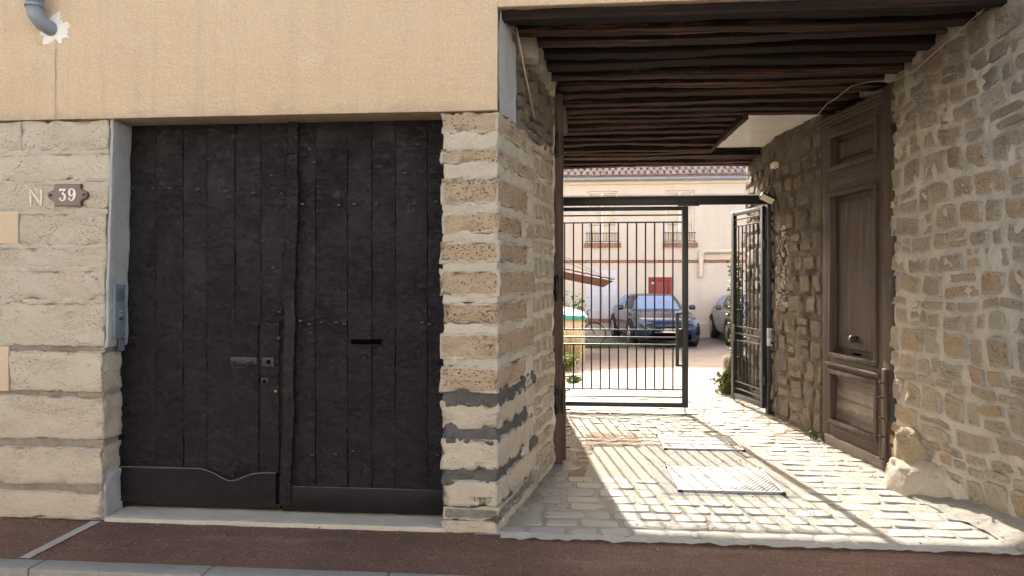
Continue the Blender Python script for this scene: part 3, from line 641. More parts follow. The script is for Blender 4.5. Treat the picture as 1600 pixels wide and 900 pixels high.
# stepped mortar at the joist ends
for i, (jy, jw, dk) in enumerate(JY):
    if .3 < jy < 1.6: MB().rbox(-.50, -.30+.19*jy*.55, jy+jw/2-.015, jy+jw/2+.11, 3.12, 3.30, .02, .05, amp=.025, warp=.012, seed=i).build('joist_packing', 'rubmortar', tc, True)
    if jy < 2.6 and i % 2: MB().rbox(2.52, 2.75, jy+jw/2-.01, jy+jw/2+.10, 3.19, 3.34, .02, .05, amp=.02, warp=.012, seed=i+40).build('joist_packing', 'rubmortar', tc, True)

# ---------------------------------------------------------------- black garage door leaves
DY = .212
def dx(px, py=450): return at(px, py, DY).x
def dz(py, px=440): return at(px, py, DY).z
def plank_set(root, xs, z0, z1):
    for i in range(len(xs)-1):
        a, b = xs[i], xs[i+1]; y0 = DY+random.uniform(-.0015, .0015); sd = a*13
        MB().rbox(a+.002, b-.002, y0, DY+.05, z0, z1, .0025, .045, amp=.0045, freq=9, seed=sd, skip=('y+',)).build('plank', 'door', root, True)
lz0, lz1 = .045, 2.70
gl = thing('garage_door_leaf', 'left black plank garage door leaf with wicket door, pull handle and notched kickboard', 'door', (-3.1, DY, 0))
plank_set(gl, [-3.2]+[dx(p) for p in (243, 286, 323, 367, 408, 451)], lz0, lz1)
grr = thing('garage_door_leaf', 'right black plank garage door leaf with letter slot and straight kickboard', 'door', (-.83, DY, 0))
plank_set(grr, [dx(p) for p in (453, 493, 543, 581, 618, 668)]+[-.78], lz0-.012, lz1)
# cover strip over the meeting of the leaves
def fcs(p):
    k = (2.6-p.z)/2.6; return Vector((p.x-.055*k-.012*mn.noise(Vector((p.z*2.2, 0, 0))), p.y, p.z))
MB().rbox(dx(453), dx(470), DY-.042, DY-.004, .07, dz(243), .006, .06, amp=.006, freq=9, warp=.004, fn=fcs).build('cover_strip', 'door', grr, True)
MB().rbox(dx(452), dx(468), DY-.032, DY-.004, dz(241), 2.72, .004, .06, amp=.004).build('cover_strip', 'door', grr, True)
# kickboards
xa, xb = -3.17, dx(434); zt, zb = dz(730, 300), dz(783, 300)
n_ = 40; ov = []
for i in range(n_+1):
    t_ = i/n_; x = xa+(xb-xa)*t_; px = 190+244*t_; q = (px-345)/18.0
    drop = 0 if px < 328 else (.06*math.exp(-((px-368)/24.0)**2) + (.018 if px > 368 else .018*max(0, (px-328)/40)))
    ov.append((x, zt-drop))
v = []; f = []
for k, y in enumerate((DY-.034, DY-.0)):
    for x, z in ov: v.append((x, y, z))
    for x, z in ov: v.append((x, y, zb))
m_ = n_+1
for i in range(n_):
    f += [(m_+i, m_+i+1, i+1, i), (i, i+1, 2*m_+i+1, 2*m_+i), (m_+i, 3*m_+i, 3*m_+i+1, m_+i+1)]
f += [(m_-1, 2*m_-1, 4*m_-1, 3*m_-1), (0, 2*m_, 3*m_, m_)]
mesh_obj('kickboard', v, f, 'doorkick', gl)
MB().tube([(x, DY-.032, z+.001) for x, z in ov], .0045, 6).build('worn_ridge', 'wornedge', gl, True)
MB().tube([(dx(444, 780), DY-.029, dz(757.5)), (-.80, DY-.029, dz(757.5))], .003, 6).build('worn_ridge', 'wornedge', grr, True)
box('bottom_rail', 'doorkick', gl, -3.17, dx(439), DY-.014, DY+.03, .035, zb+.004, r=.006, amp=.003)
MB().rbox(dx(443, 780), -.80, DY-.03, DY+.0, .036, dz(758), .008, .08, amp=.004).build('kickboard', 'doorkick', grr, True)
# wicket
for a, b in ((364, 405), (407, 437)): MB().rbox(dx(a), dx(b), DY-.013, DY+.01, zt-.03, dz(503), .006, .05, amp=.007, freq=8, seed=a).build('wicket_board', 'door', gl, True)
# iron fittings
bk = box('handle_plate', 'iron', gl, dx(362), dx(403), DY-.020, DY-.010, dz(570), dz(558), r=.003, amp=.002)
hz = dz(565); ha, hb = dx(368), dx(394)
MB().tube([(ha, DY-.018, hz), (ha, DY-.055, hz-.012), (ha+.012, DY-.06, hz-.038), (hb-.012, DY-.06, hz-.038), (hb, DY-.055, hz-.012), (hb, DY-.018, hz)], .0055, 8).build('pull_handle', 'iron', gl, True)
box('lock_plate', 'iron', gl, dx(411), dx(430), DY-.020, DY-.010, dz(573), dz(558), r=.003, amp=.003)
box('keyhole', 'void', gl, dx(419), dx(424), DY-.0235, DY-.018, dz(568), dz(562), r=.001)
box('lock_plate', 'iron', gl, dx(410), dx(421), DY-.020, DY-.010, dz(600), dz(590), r=.003)
box('keyhole', 'void', gl, dx(413), dx(417), DY-.0235, DY-.018, dz(598), dz(593), r=.001)
def disc(name, mat, root, px, py, r, y0, y1):
    c = at(px, py, DY); MB().tube([(c.x, y0, c.z), (c.x, (y0+y1)/2, c.z), (c.x, y1, c.z)], [r, r, r*.55], 14).build(name, mat, root, True)
disc('lock_cylinder', 'iron', gl, 437, 529, .019, DY-.006, DY-.022); disc('brass_knob', 'brass', gl, 432, 611, .012, DY-.006, DY-.024)
box('mail_slot', 'void', grr, dx(549), dx(596), DY-.013, DY+.01, dz(536.5), dz(529), r=.001)
box('slot_lip', 'doorkick', grr, dx(548), dx(597), DY-.018, DY-.0, dz(539), dz(537), r=.002)
st = [(gl, p) for p in ((207, 296), (222, 297), (240, 295), (266, 296), (310, 298), (354, 301), (397, 303), (441, 304), (432, 229), (425, 276), (428, 420), (415, 517), (246, 210), (438, 489))] + \
     [(grr, p) for p in ((473, 321), (530, 322), (554, 321), (588, 320), (648, 319), (682, 317), (485, 234), (492, 255), (470, 503), (484, 508), (486, 521), (503, 505), (526, 505), (539, 508), (672, 508), (660, 506), (489, 712), (525, 711), (552, 706), (684, 712), (633, 272))]
sm = None
for root, p in st:
    c = at(p[0], p[1], DY)
    if sm is None:
        v, f = blob((0, 0, 0.0), (1, .7, 1), 1, .12, 10, 6); sm = bpy.data.meshes.new('stud'); sm.from_pydata([(x*.017, y*.014, max(-1, z)*.017) for x, y, z in [(q.x, q.y, q.z) for q in v]], [], f); sm.materials.append(M['studpaint'])
        for po in sm.polygons: po.use_smooth = True
    o = bpy.data.objects.new('stud', sm); C.objects.link(o); o.parent = root; o.location = Vector((c.x, DY-.007, c.z))-Vector(root['_base']); o.scale = [random.uniform(.7, 1.1)]*3

# ---------------------------------------------------------------- wall fittings on the facade
ic = thing('intercom', 'slim grey blue intercom panel with two name tags on the door jamb', 'intercom', (-3.07, .1, 1.4))
def fi(p): return Vector((edge(1.4)+.022+p.x, p.y, p.z))
MB().rbox(-.004, .014, .045, .16, 1.205, 1.56, .005, .1, fn=fi).build('panel', 'greyplastic', ic, True)
for k in range(2): MB().rbox(.013, .018, .09, .130, 1.372-k*.022, 1.384-k*.022, .001, 1, fn=fi).build('name_tag', 'silver', ic)
MB().rbox(.013, .018, .09, .130, 1.318, 1.335, .001, 1, fn=fi).build('call_button', 'darkplastic', ic)
mb = MB()
for k in range(7): mb.rbox(.013, .0155, .065, .142, 1.45+k*.012, 1.455+k*.012, .001, 1, fn=fi)
mb.build('speaker_grille', 'darkplastic', ic)
for q in ((.062, 1.545), (.146, 1.545), (.1, 1.26)): MB().rbox(.013, .0165, q[0]-.004, q[0]+.004, q[1]-.004, q[1]+.004, .001, 1, fn=fi).build('screw', 'iron', ic)
kp = thing('keypad', 'small dark keypad tucked below the intercom', 'keypad', (-3.07, .12, 1.15))
MB().rbox(-.004, .022, .088, .145, 1.105, 1.198, .006, .1, fn=fi).build('body', 'darkplastic', kp, True)
for a in range(2):
    for b in range(5): MB().rbox(.020, .025, .097+a*.022, .112+a*.022, 1.115+b*.0155, 1.125+b*.0155, .001, 1, fn=fi).build('key', 'greyplastic', kp)
# house number plate
np_ = thing('house_number_plate', 'brown enamel house number plate reading 39 on the limestone', 'sign', (-3.335, 0, 2.15))
cx, cz, hw, hh = -3.335, 2.152, .094, .073
def outline(k):
    o = [(-hw*k, -hh*k)]
    pts = [(-hw, -hh), (hw, -hh), (hw, -.042)]
    for a in range(-90, 91, 20): pts.append((hw+.020+.027*math.cos(R(a)), .027*math.sin(R(a))))
    pts += [(hw, .042), (hw, hh), (-hw, hh), (-hw, .042)]
    for a in range(90, 271, 20): pts.append((-hw-.020+.027*math.cos(R(a)), .027*math.sin(R(a))))
    pts.append((-hw, -.042))
    c = []
    n2 = len(pts)
    for x, z in pts: c.append((x*(1-.045*(1-k)*20/1.0) if False else x-(math.copysign(1-k, x))*.1, z-(math.copysign(1-k, z))*.1))
    return c
def prism(name, mat, par, pts, y0, y1):
    n2 = len(pts); v = [(cx+x, y0, cz+z) for x, z in pts]+[(cx+x, y1, cz+z) for x, z in pts]
    return mesh_obj(name, v, [tuple(range(n2)), tuple(range(2*n2-1, n2-1, -1))]+[(i, i+n2, (i+1) % n2+n2, (i+1) % n2) for i in range(n2)], mat, par)
prism('plate_rim', 'numrim', np_, outline(1.0), -.016, .012); prism('plate', 'numplate', np_, outline(.955), -.019, -.0155)
def stroke(name, pts, org, sx, sz, par, dots=()):
    mb = MB(); y = -.0225; fine = []
    for i in range(len(pts)-1):
        for k in range(5):
            t_ = k/5; p0 = pts[max(i-1, 0)]; p1 = pts[i]; p2 = pts[i+1]; p3 = pts[min(i+2, len(pts)-1)]
            fine.append(tuple(.5*((2*p1[a])+(-p0[a]+p2[a])*t_+(2*p0[a]-5*p1[a]+4*p2[a]-p3[a])*t_*t_+(-p0[a]+3*p1[a]-3*p2[a]+p3[a])*t_**3) for a in range(3)))
    fine.append(pts[-1]); L_, R_ = [], []
    for i, (x, z, w_) in enumerate(fine):
        a, b = fine[max(0, i-1)], fine[min(len(fine)-1, i+1)]; d = Vector((b[0]-a[0], b[1]-a[1])); d.normalize() if d.length else None
        L_.append((x-d.y*w_, z+d.x*w_)); R_.append((x+d.y*w_, z-d.x*w_))
    n2 = len(fine); v = [(org[0]+x*sx, y, org[1]+z*sz) for x, z in L_+R_]+[(org[0]+x*sx, y+.006, org[1]+z*sz) for x, z in L_+R_]
    f = []
    for i in range(n2-1): f += [(i, i+1, n2+i+1, n2+i), (2*n2+i, 2*n2+i+1, i+1, i), (n2+i, n2+i+1, 3*n2+i+1, 3*n2+i)]
    mb.add(v, f)
    for j, (x, z, r_) in enumerate(dots):
        q = [(org[0]+(x+r_*math.cos(6.2832*k/14))*sx, y-.0004-j*.0002, org[1]+(z+r_*math.sin(6.2832*k/14)*.8)*sz) for k in range(14)]; mb.add(q, [tuple(range(14))])
    return mb
d3 = stroke('d', [(.10, .96, .05), (.80, .96, .05)], (0, 0), 1, 1, None)
s3 = MB()
def put(src, ox, oz, sx, sz, dy):
    return [(ox+x*sx, y+dy, oz+z*sz) for x, y, z in src.v], src.f
for k, (pts, dots) in enumerate((([(.08, .91, .085), (.82, .91, .085)], ()), ([(.80, .97, .04), (.60, .78, .035), (.38, .57, .035)], ()), ([(.34, .57, .03), (.55, .57, .06), (.72, .44, .12), (.74, .26, .13), (.58, .08, .07), (.34, .03, .04), (.16, .10, .04)], ((.18, .19, .12),)), ([(.10, .98, .05), (.10, .74, .025)], ()))):
    q = stroke('x', pts, (0, 0), 1, 1, None, dots); v, f = put(q, cx-.058, cz-.040, .058, .082, -.0003*k); s3.add(v, f)
s3.build('digit_three', 'digit', np_)
s9 = MB()
for k, (pts, dots) in enumerate((([(.44, .98, .03), (.24, .88, .10), (.17, .68, .13), (.26, .49, .10), (.45, .42, .04), (.58, .50, .03), (.62, .66, .03)], ()), ([(.42, .98, .03), (.64, .90, .08), (.78, .68, .13), (.76, .38, .13), (.60, .12, .08), (.36, .03, .04), (.18, .10, .04)], ((.20, .18, .12),)))):
    q = stroke('x', pts, (0, 0), 1, 1, None, dots); v, f = put(q, cx+.004, cz-.040, .062, .082, -.0003*k); s9.add(v, f)
s9.build('digit_nine', 'digit', np_)
for sx in (-1, 1): MB().tube([(cx+sx*.116, -.019, cz), (cx+sx*.116, -.023, cz)], .009, 10).build('screw', 'iron', np_, True)
# drain pipe stub with a plaster collar
dp = thing('drain_pipe', 'grey plastic drain pipe bending into the stucco high on the left', 'pipe', (-3.566, 0, 3.4))
c = at(57, 0, -.09)
MB().tube([(c.x-.008, -.10, 4.8), (c.x-.006, -.10, c.z-.05)], .050, 18).build('pipe', 'greypipe', dp, True)
MB().tube([(c.x-.006, -.10, c.z-.045), (c.x, -.095, c.z-.10), (c.x+.022, -.07, c.z-.145), (c.x+.045, -.02, c.z-.165), (c.x+.055, .03, c.z-.17)], .049, 18).build('elbow', 'greypipe', dp, True)
for zz in (-.012, -.052): MB().tube([(c.x-.007, -.10, c.z+zz), (c.x-.007, -.10, c.z+zz+.022)], .0555, 18).build('socket_ring', 'greypipe', dp, True)
v = [(c.x+.075, -.024, c.z-.155)]; rr = []
for k in range(60):
    a = 6.2832*k/60; q = .10+.05*mn.noise(Vector((math.cos(a)*1.6, math.sin(a)*1.6, 4)))+.045*mn.noise(Vector((math.cos(a)*6, math.sin(a)*6, 9)))+random.uniform(-.008, .010); v.append((c.x+.058+q*math.cos(a)*.88, -.019, c.z-.16+q*math.sin(a)*(1.15 if math.sin(a) < 0 else 1)))
v2 = [(x, y, z) for x, y, z in v[1:]]; v += [(x, -.010, z) for x, y, z in v2]
mesh_obj('plaster_collar', v, [(0, 1+k, 1+(k+1) % 60) for k in range(60)]+[(1+k, 61+k, 61+(k+1) % 60, 1+(k+1) % 60) for k in range(60)], 'offwhite', dp)
mesh_obj('hairline_crack', [(c.x+.075+.004*math.sin(k*1.7)+q*.0035, -.0215, c.z-.30-k*.035) for k in range(16) for q in (0, 1)], [(2*k, 2*k+1, 2*k+3, 2*k+2) for k in range(15)], 'brownjoint', house)
mb = MB()
a1, a2 = at(797, 28, .35), at(814, 158, 1.15)
tag(MB().tube([SL(.28, 3.27, .04), SL(.55, 3.02, .035), SL(.80, 2.78, .035)], .008, 6).build('conduit', 'cable', None, True), 'pale conduit running down the left wall under the first joists', 'conduit')

# ---------------------------------------------------------------- brown passage door leaves
def passage_door(label, loc, rz, sg):
    r = thing('passage_door_leaf', label, 'door', loc, rz, 'brown passage door leaves folded back')
    def bx(name, mat, u0, u1, d0, d1, z0, z1, rr=.006, **k):
        a, b = (d0, d1) if sg > 0 else (-d1, -d0)
        return MB().rbox(u0, u1, a, b, z0, z1, rr, k.pop('res', .12), amp=k.pop('amp', .003), **k).build(name, mat, r, True, True)
    def under(o, par): o.parent = par; return o
    hp = bx('hinge_post', 'brownwood', 0, .165, 0, .15, .0, 3.19, .012, amp=.006)
    bx('stile', 'brownwood', .168, .30, .02, .115, .10, 3.10); bx('stile', 'brownwood', 1.12, 1.25, .02, .115, .0, 3.10)
    for a, b, nm in ((.10, .215, 'bottom_rail'), (.735, .85, 'lock_rail'), (2.42, 2.62, 'middle_rail'), (2.98, 3.06, 'top_rail')): bx(nm, 'brownwoodh', .302, 1.118, .022, .112, a, b)
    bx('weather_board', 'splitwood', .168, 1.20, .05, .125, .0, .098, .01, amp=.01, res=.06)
    def panel(z0, z1, mat, raised):
        bx('panel', mat, .30, 1.12, .03, .060, z0, z1, .004, amp=.003 if raised else .016, res=.035)
        m_ = .045
        mo = MB()
        for (a, b, c_, d_) in ((.302, 1.118, z0, z0+m_), (.302, 1.118, z1-m_, z1), (.302, .302+m_, z0+m_+.001, z1-m_-.001), (1.118-m_, 1.118, z0+m_+.001, z1-m_-.001)):
            for off, hgt in ((0, .128), (.014, .104), (.028, .085)):
                aa, bb, cc, dd = a, b, c_, d_
                if b-a > .5: (cc, dd) = (c_, d_-off) if c_ == z0 else (c_+off, d_)
                else: (aa, bb) = (a, b-off) if a == .302 else (a+off, b)
                y0, y1 = (.04, hgt) if sg > 0 else (-hgt, -.04)
                mo.rbox(aa, bb, y0, y1, cc, dd, .005, 9)
        mo.build('panel_moulding', 'brownwood', r, True, True)
        if raised: bx('raised_field', 'brownwood', .40, 1.02, .055, .078, z0+.10, z1-.10, .012)
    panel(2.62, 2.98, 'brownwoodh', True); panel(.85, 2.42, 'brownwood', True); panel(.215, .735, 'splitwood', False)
    bx('sunk_rail', 'brownwoodh', .25, 1.17, .08, .135, .765, .80, .008)
    for k, (d, z0, z1) in enumerate(((.125, 3.06, 3.085), (.150, 3.0855, 3.11), (.17, 3.1105, 3.14))): bx('cornice', 'brownwoodh', .16, 1.27+.01*k, .0, d, z0, z1, .006)
    bx('pin_strip', 'brownwood', .085, .135, .15, .175, .02, .86, .005, amp=.006, res=.06)
    for z in (.12, .30, .45, .62, .74):
        q = MB().tube([(.11, sg*.17, z), (.105, sg*.215, z+.01)], .006, 6).build('pin', 'iron', r, True, True)
    for z in (2.75, 1.52, .55):
        hg = MB().tube([(-.025, sg*.10, z-.11), (-.025, sg*.10, z+.11)], .018, 10).build('hinge', 'iron', r, True, True)
        pl = MB().rbox(-.03, .06, *(sorted((sg*.148, sg*.158))), z-.10, z+.10, .003, 9).build('strap', 'iron', r, True, True)
    c_ = Vector((.70, sg*.078, 1.05)); mb = MB().tube([c_, c_+Vector((0, sg*.02, 0)), c_+Vector((0, sg*.024, 0)), c_+Vector((0, sg*.05, 0)), c_+Vector((0, sg*.06, 0))], [.030, .028, .022, .036, .026], 14)
    mb.build('door_knob', 'iron', r, True, True)
    bx('mail_slot', 'void', .62, .76, .077, .0805, .905, .925, .001)
    return r
d_ = Vector((2.545-2.715, 2.76-1.52)); passage_door('tall brown panelled door leaf with knob, folded open against the right wall', (2.715, 1.520, 0), math.atan2(d_.y, d_.x), 1)
passage_door('tall brown door leaf seen edge on, folded back behind the left pier', (-.245, 1.66, 0), R(89.2), -1)

# ---------------------------------------------------------------- iron gate
gf_ = thing('gate_portal', 'black steel gate frame with spiked top beam and keypad post', 'gate portal', (1, 4.12, 0))
GY = 4.12
box('top_beam', 'gate', gf_, -.42, 2.33, GY-.03, GY+.04, 2.475, 2.575, r=.004)
mb = MB(); x = -.4
while x < 2.18:
    mb.add([(x, GY-.02, 2.575), (x+.02, GY-.02, 2.575), (x+.02, GY+.005, 2.575), (x, GY+.005, 2.575), (x+.01, GY-.008, 2.607)], [(0, 1, 4), (1, 2, 4), (2, 3, 4), (3, 0, 4)]); x += .024
tag(mb.build('spike_comb', 'gate', gf_), kind='stuff')
box('hinge_post', 'gate', gf_, 2.262, 2.345, GY-.05, GY+.05, -.02, 2.60, r=.004)
box('hinge_post', 'gate', gf_, -.36, -.28, GY-.05, GY+.05, -.02, 2.474, r=.004)
box('stop_plate', 'gate', gf_, 1.23, 1.48, GY-.045, GY-.032, 2.455, 2.50, r=.002)
def gate_leaf(label, L_, loc, rz, hs):
    r = thing('gate_leaf', label, 'gate', loc, rz, 'black barred gate leaves')
    z0, z1 = .065, 2.455
    def b(name, x0, x1, a, c_, th_=.02, par=r): return MB().rbox(x0, x1, -th_, th_, a, c_, .003, 9).build(name, 'gate', par, True, True)
    b('stile', 0, .05, z0, z1, .022); b('stile', L_-.07, L_, z0, z1, .025)
    b('top_rail', .051, L_-.071, z1-.045, z1); b('bottom_rail', .051, L_-.071, z0, z0+.055)
    for z in (2.355, 2.27, .985, .895, .808, .275, .185): b('cross_bar', .051, L_-.071, z-.0085, z+.0085, .010)
    n = max(5, int(round((L_-.12)/.107)))
    for k in range(1, n+(0 if L_ > 1.2 else 0)):
        x = .05+(L_-.12)*k/n
        MB().tube([(x, 0, .98), (x, 0, 2.27)], .0095, 6, False).build('bar', 'gate', r, True, True)
        MB().tube([(x, 0, .275), (x, 0, .808)], .0095, 6, False).build('bar', 'gate', r, True, True)
    hx = L_-.085
    for s_ in (-1,):
        h = MB().rbox(hx-.065, hx-.028, -.06, -.03, .56, 1.20, .004, 9).build('pull_bar', 'gate', r, True, True)
        for zb_ in (1.175, .56): MB().rbox(hx-.06, hx+.05, -.055, -.02, zb_, zb_+.025, .002, 9).build('pull_bracket', 'gate', r, True, True)
        MB().rbox(hx-.026, hx+.013, -.03, .03, .79, 1.0, .004, 9).build('lock_box', 'iron', r, True, True)
    MB().tube([(L_-.035, 0, .07), (L_-.035, 0, -.02)], .008, 6).build('drop_bolt', 'gate', r, True, True)
    for z in (.4, 2.0): MB().tube([(-.018, 0, z-.05), (-.018, 0, z+.05)], .014, 8).build('hinge', 'gate', r, True, True)
    return r
gate_leaf('wide closed leaf of the black barred gate across the passage', 1.62, (-.265, GY, 0), 0, 1)
far = Vector((2.075, 5.02, 0)); hg = Vector((2.24, GY+.02, 0)); dd = far-hg
gate_leaf('narrow leaf of the black barred gate, swung open against the right wall', dd.length, hg, math.atan2(dd.y, dd.x), 1)
gk = thing('gate_keypad', 'silver keypad with a round reader on the black gate post', 'keypad', (2.3, GY-.06, 1))
k0 = at(1199, 513, GY-.08); k1 = at(1212, 541, GY-.08)
box('keypad_plate', 'silver', gk, k0.x, k1.x, GY-.078, GY-.05, k1.z+.10, k0.z, r=.004); box('reader_plate', 'silver', gk, k0.x, k1.x, GY-.078, GY-.05, k1.z, k1.z+.097, r=.004)
for a in range(3):
    for b in range(4): box('key', 'greyplastic', gk, k0.x+.014+a*.025, k0.x+.030+a*.025, GY-.082, GY-.077, k1.z+.112+b*.022, k1.z+.126+b*.022, r=.001)
MB().tube([((k0.x+k1.x)/2+.01, GY-.077, k1.z+.045), ((k0.x+k1.x)/2+.01, GY-.084, k1.z+.045)], .020, 14).build('reader', 'void', gk, True)
# floodlight on the beam
fl = thing('floodlight', 'small tilted floodlight with a cream cover on the right end of the gate beam', 'light', (2.16, GY-.1, 2.53), 0)
c = at(1199, 310, GY-.12); ax = Vector((.85, .0, -.42)).normalized(); bx_ = Vector((.30, -.55, .6)).normalized(); bx_ = (bx_-ax*bx_.dot(ax)).normalized(); nn = ax.cross(bx_)
def obox(mb, c, a, b, n_, la, lb, ln):
    v = [c+a*(i*la)+b*(j*lb)+n_*(k*ln) for k in (-1, 1) for j in (-1, 1) for i in (-1, 1)]
    mb.add(v, [(0, 2, 3, 1), (4, 5, 7, 6), (0, 1, 5, 4), (2, 6, 7, 3), (0, 4, 6, 2), (1, 3, 7, 5)]); return mb
if nn.y > 0: nn = -nn
obox(MB(), c, ax, bx_, nn, .085, .045, .018).build('housing', 'gate', fl); obox(MB(), c+nn*.019, ax, bx_, nn, .075, .036, .003).build('lens', 'led', fl)
box('bracket', 'gate', fl, c.x+.03, c.x+.10, GY-.10, GY-.031, c.z-.03, c.z+.05, r=.004)
jb = thing('junction_box', 'small pale junction box high on the dark rubble wall', 'junction box', (2.33, 3.9, 2.9))
p = SFW(3.9, 2.91, 0)
box('box', 'led', jb, p.x-.05, p.x+.01, 3.84, 3.97, 2.86, 2.93, r=.005)
MB().tube([(p.x-.02, 3.93, 2.86), (p.x-.03, 3.97, 2.75), (p.x-.02, 4.0, 2.68), (p.x-.05, 4.06, 2.60)], .005, 6).build('lead', 'darkcable', jb, True)
pts = [SR(0.05, 3.29, .04), SR(.35, 3.24, .05), SR(.7, 3.20, .045), SR(1.05, 3.15, .05), SR(1.35, 3.16, .06), Vector((2.40, 1.55, 3.20)), Vector((2.33, 1.75, 3.22)), Vector((2.28, 1.95, 3.17)), Vector((2.30, 2.25, 3.19)), Vector((2.36, 2.9, 3.15))]
tag(MB().tube(pts, .0035, 6).build('cable', 'cable', None, True), 'pale cable sagging along the top of the right wall under the joists', 'cable')

# ---------------------------------------------------------------- courtyard house
BY = 20.0
ch = thing('courtyard_house', 'peach and cream two storey courtyard house behind the gate with tiled eaves', 'building', (3, BY, -.45))
def bxx(px): return at(px, 435, BY).x
def bz(py, px=1000): return at(px, py, BY).z
bandz0, bandz1 = bz(411), bz(406)
def wall_panel(mat, z0, z1, y0, holes):
    xs = sorted({-9.0, 12.0} | {h[0] for h in holes} | {h[1] for h in holes})
    for i in range(len(xs)-1):
        zc_ = z0
        for h in sorted([h for h in holes if h[0] <= xs[i]+1e-6 and h[1] >= xs[i+1]-1e-6], key=lambda q: q[2]):
            if h[2] > zc_: mbw.box(xs[i], xs[i+1], y0, BY+.4, zc_, h[2])
            zc_ = max(zc_, h[3])
        if z1 > zc_: mbw.box(xs[i], xs[i+1], y0, BY+.4, zc_, z1)
wins = [(bxx(917), bxx(965)), (bxx(1040), bxx(1085)), (bxx(1163), bxx(1208)), (bxx(794), bxx(842))]
wz0, wz1 = bz(379), bz(298)
eave = bz(283)
mbw = MB(); wall_panel('peach', bandz1, eave, BY, [(a, b, wz0, wz1) for a, b in wins]); mbw.build('upper_wall', 'peach', ch)
dr = (bxx(1013), bxx(1050), -.6, bz(433)); sh = (bxx(916), bxx(964), bz(498), bz(422))
mbw = MB(); wall_panel('cream', -.7, bandz0, BY-.004, [dr, sh]); mbw.build('lower_wall', 'cream', ch)
box('plinth', 'plinth', ch, -9, dr[0]-.02, BY-.05, BY-.006, -.7, bz(505)-.0, r=.01); box('plinth', 'plinth', ch, dr[1]+.02, 12, BY-.05, BY-.006, -.7, bz(505), r=.01)
box('plinth_kerb', 'kerb', ch, -9, 12, BY-.35, BY-.051, -.7, -.40, r=.02)
box('wall_back', 'plinth', ch, -9, 12, BY+.41, BY+6, -.7, eave, r=.01)
mb = MB(); x = -4.0; k = 0
while x < 8:
    mb.box(x+.005, x+.215, BY-.02-(k % 3)*.008, BY+.01, bandz0+.002, bandz0+(bandz1-bandz0)*.48); mb.box(x+.11, x+.315, BY-.016-((k+1) % 2)*.01, BY+.01, bandz0+(bandz1-bandz0)*.52, bandz1-.002); x += .225; k += 1
tag(mb.build('brick_band', 'brick', ch), kind='stuff')
box('cornice', 'cream', ch, -9, 12, BY-.10, BY+.0, bz(288), eave, r=.01)
MB().tube([(-9, BY-.22, eave+.06), (12, BY-.22, eave+.06)], .085, 10).build('gutter', 'zinc', ch, True)
for a, b in wins:
    f_ = MB(); t_ = .07
    yy0, yy1 = BY+.10, BY+.16
    f_.box(a, b, yy0, yy1, wz0, wz0+t_).box(a, b, yy0, yy1, wz1-t_, wz1).box(a, a+t_, yy0, yy1, wz0+t_, wz1-t_).box(b-t_, b, yy0, yy1, wz0+t_, wz1-t_)
    m_ = (a+b)/2; f_.box(m_-.05, m_+.05, yy0-.02, yy1, wz0+t_, wz1-t_)
    wf = f_.build('window', 'white', ch)
    for q0, q1 in ((a+t_, m_-.05), (m_+.05, b-t_)):
        zz = wz0+t_
        for kk in range(3):
            z2 = wz0+t_+(wz1-wz0-2*t_)*(kk+1)/3; mesh_obj('pane', [(q0+.004, yy0+.03, zz+.012), (q1-.004, yy0+.03, zz+.012), (q1-.004, yy0+.03, z2-.012), (q0+.004, yy0+.03, z2-.012)], [(0, 1, 2, 3)], 'window', wf); zz = z2
    gr = MB(); 
    for z in (bz(364), bz(380)+.06): gr.tube([(a-.05, BY-.06, z), (b+.05, BY-.06, z)], .012, 6)
    for k in range(12): x = a+(b-a)*k/11; gr.tube([(x, BY-.06, bz(380)+.06), (x, BY-.06, bz(364))], .008, 5)
    gr.build('window_guard', 'iron', ch)
    sb = MB(); x = a-.10
    while x < b+.06: sb.box(x, x+.075, BY-.07, BY+.03, bz(387), bz(379)-.01); x += .085
    tag(sb.build('brick_sill', 'brick', ch), kind='stuff')
# shutters, door
sw = (sh[0]+sh[1])/2
for a, b in ((sh[0], sw-.006), (sw+.006, sh[1])):
    s_ = box('shutter', 'shutter', ch, a, b, BY-.03, BY+.02, sh[2], sh[3], r=.008)
    for z in (sh[2]+.3, (sh[2]+sh[3])/2, sh[3]-.3):
        q = box('strap_hinge', 'white', s_, a+.03, b-.03, BY-.038, BY-.029, z-.03, z+.03, r=.003); q.location = (0, 0, 0)
sb = MB(); x = sh[0]-.8
while x < sh[1]+.05: sb.box(x, x+.075, BY-.07, BY+.03, bz(505), bz(498)-.01); x += .085
tag(sb.build('brick_sill', 'brick', ch), kind='stuff')
do = box('front_door', 'burgundy', ch, dr[0]+.02, dr[1]-.02, BY+.10, BY+.16, -.5, dr[3]-.01, r=.01)
q = MB().box(dr[0]+.0, dr[0]+.10, BY+.03, BY+.11, -.5, dr[3]).box(dr[1]-.10, dr[1], BY+.03, BY+.11, -.5, dr[3]).box(dr[0]+.1, dr[1]-.1, BY+.03, BY+.11, dr[3]-.1, dr[3]).build('door_frame', 'burgundy', ch)
box('door_panel', 'burgundy', ch, dr[0]+.28, dr[1]-.20, BY+.085, BY+.101, .2, dr[3]-.22, r=.006)
box('door_panel', 'burgundy', ch, dr[0]+.14, dr[0]+.24, BY+.085, BY+.101, .2, dr[3]-.22, r=.006)
box('notice', 'white', ch, dr[0]+.12, dr[0]+.2, BY+.075, BY+.086, dr[3]-.24, dr[3]-.17, r=.001)
pA = at(1097, 392, BY-.12)
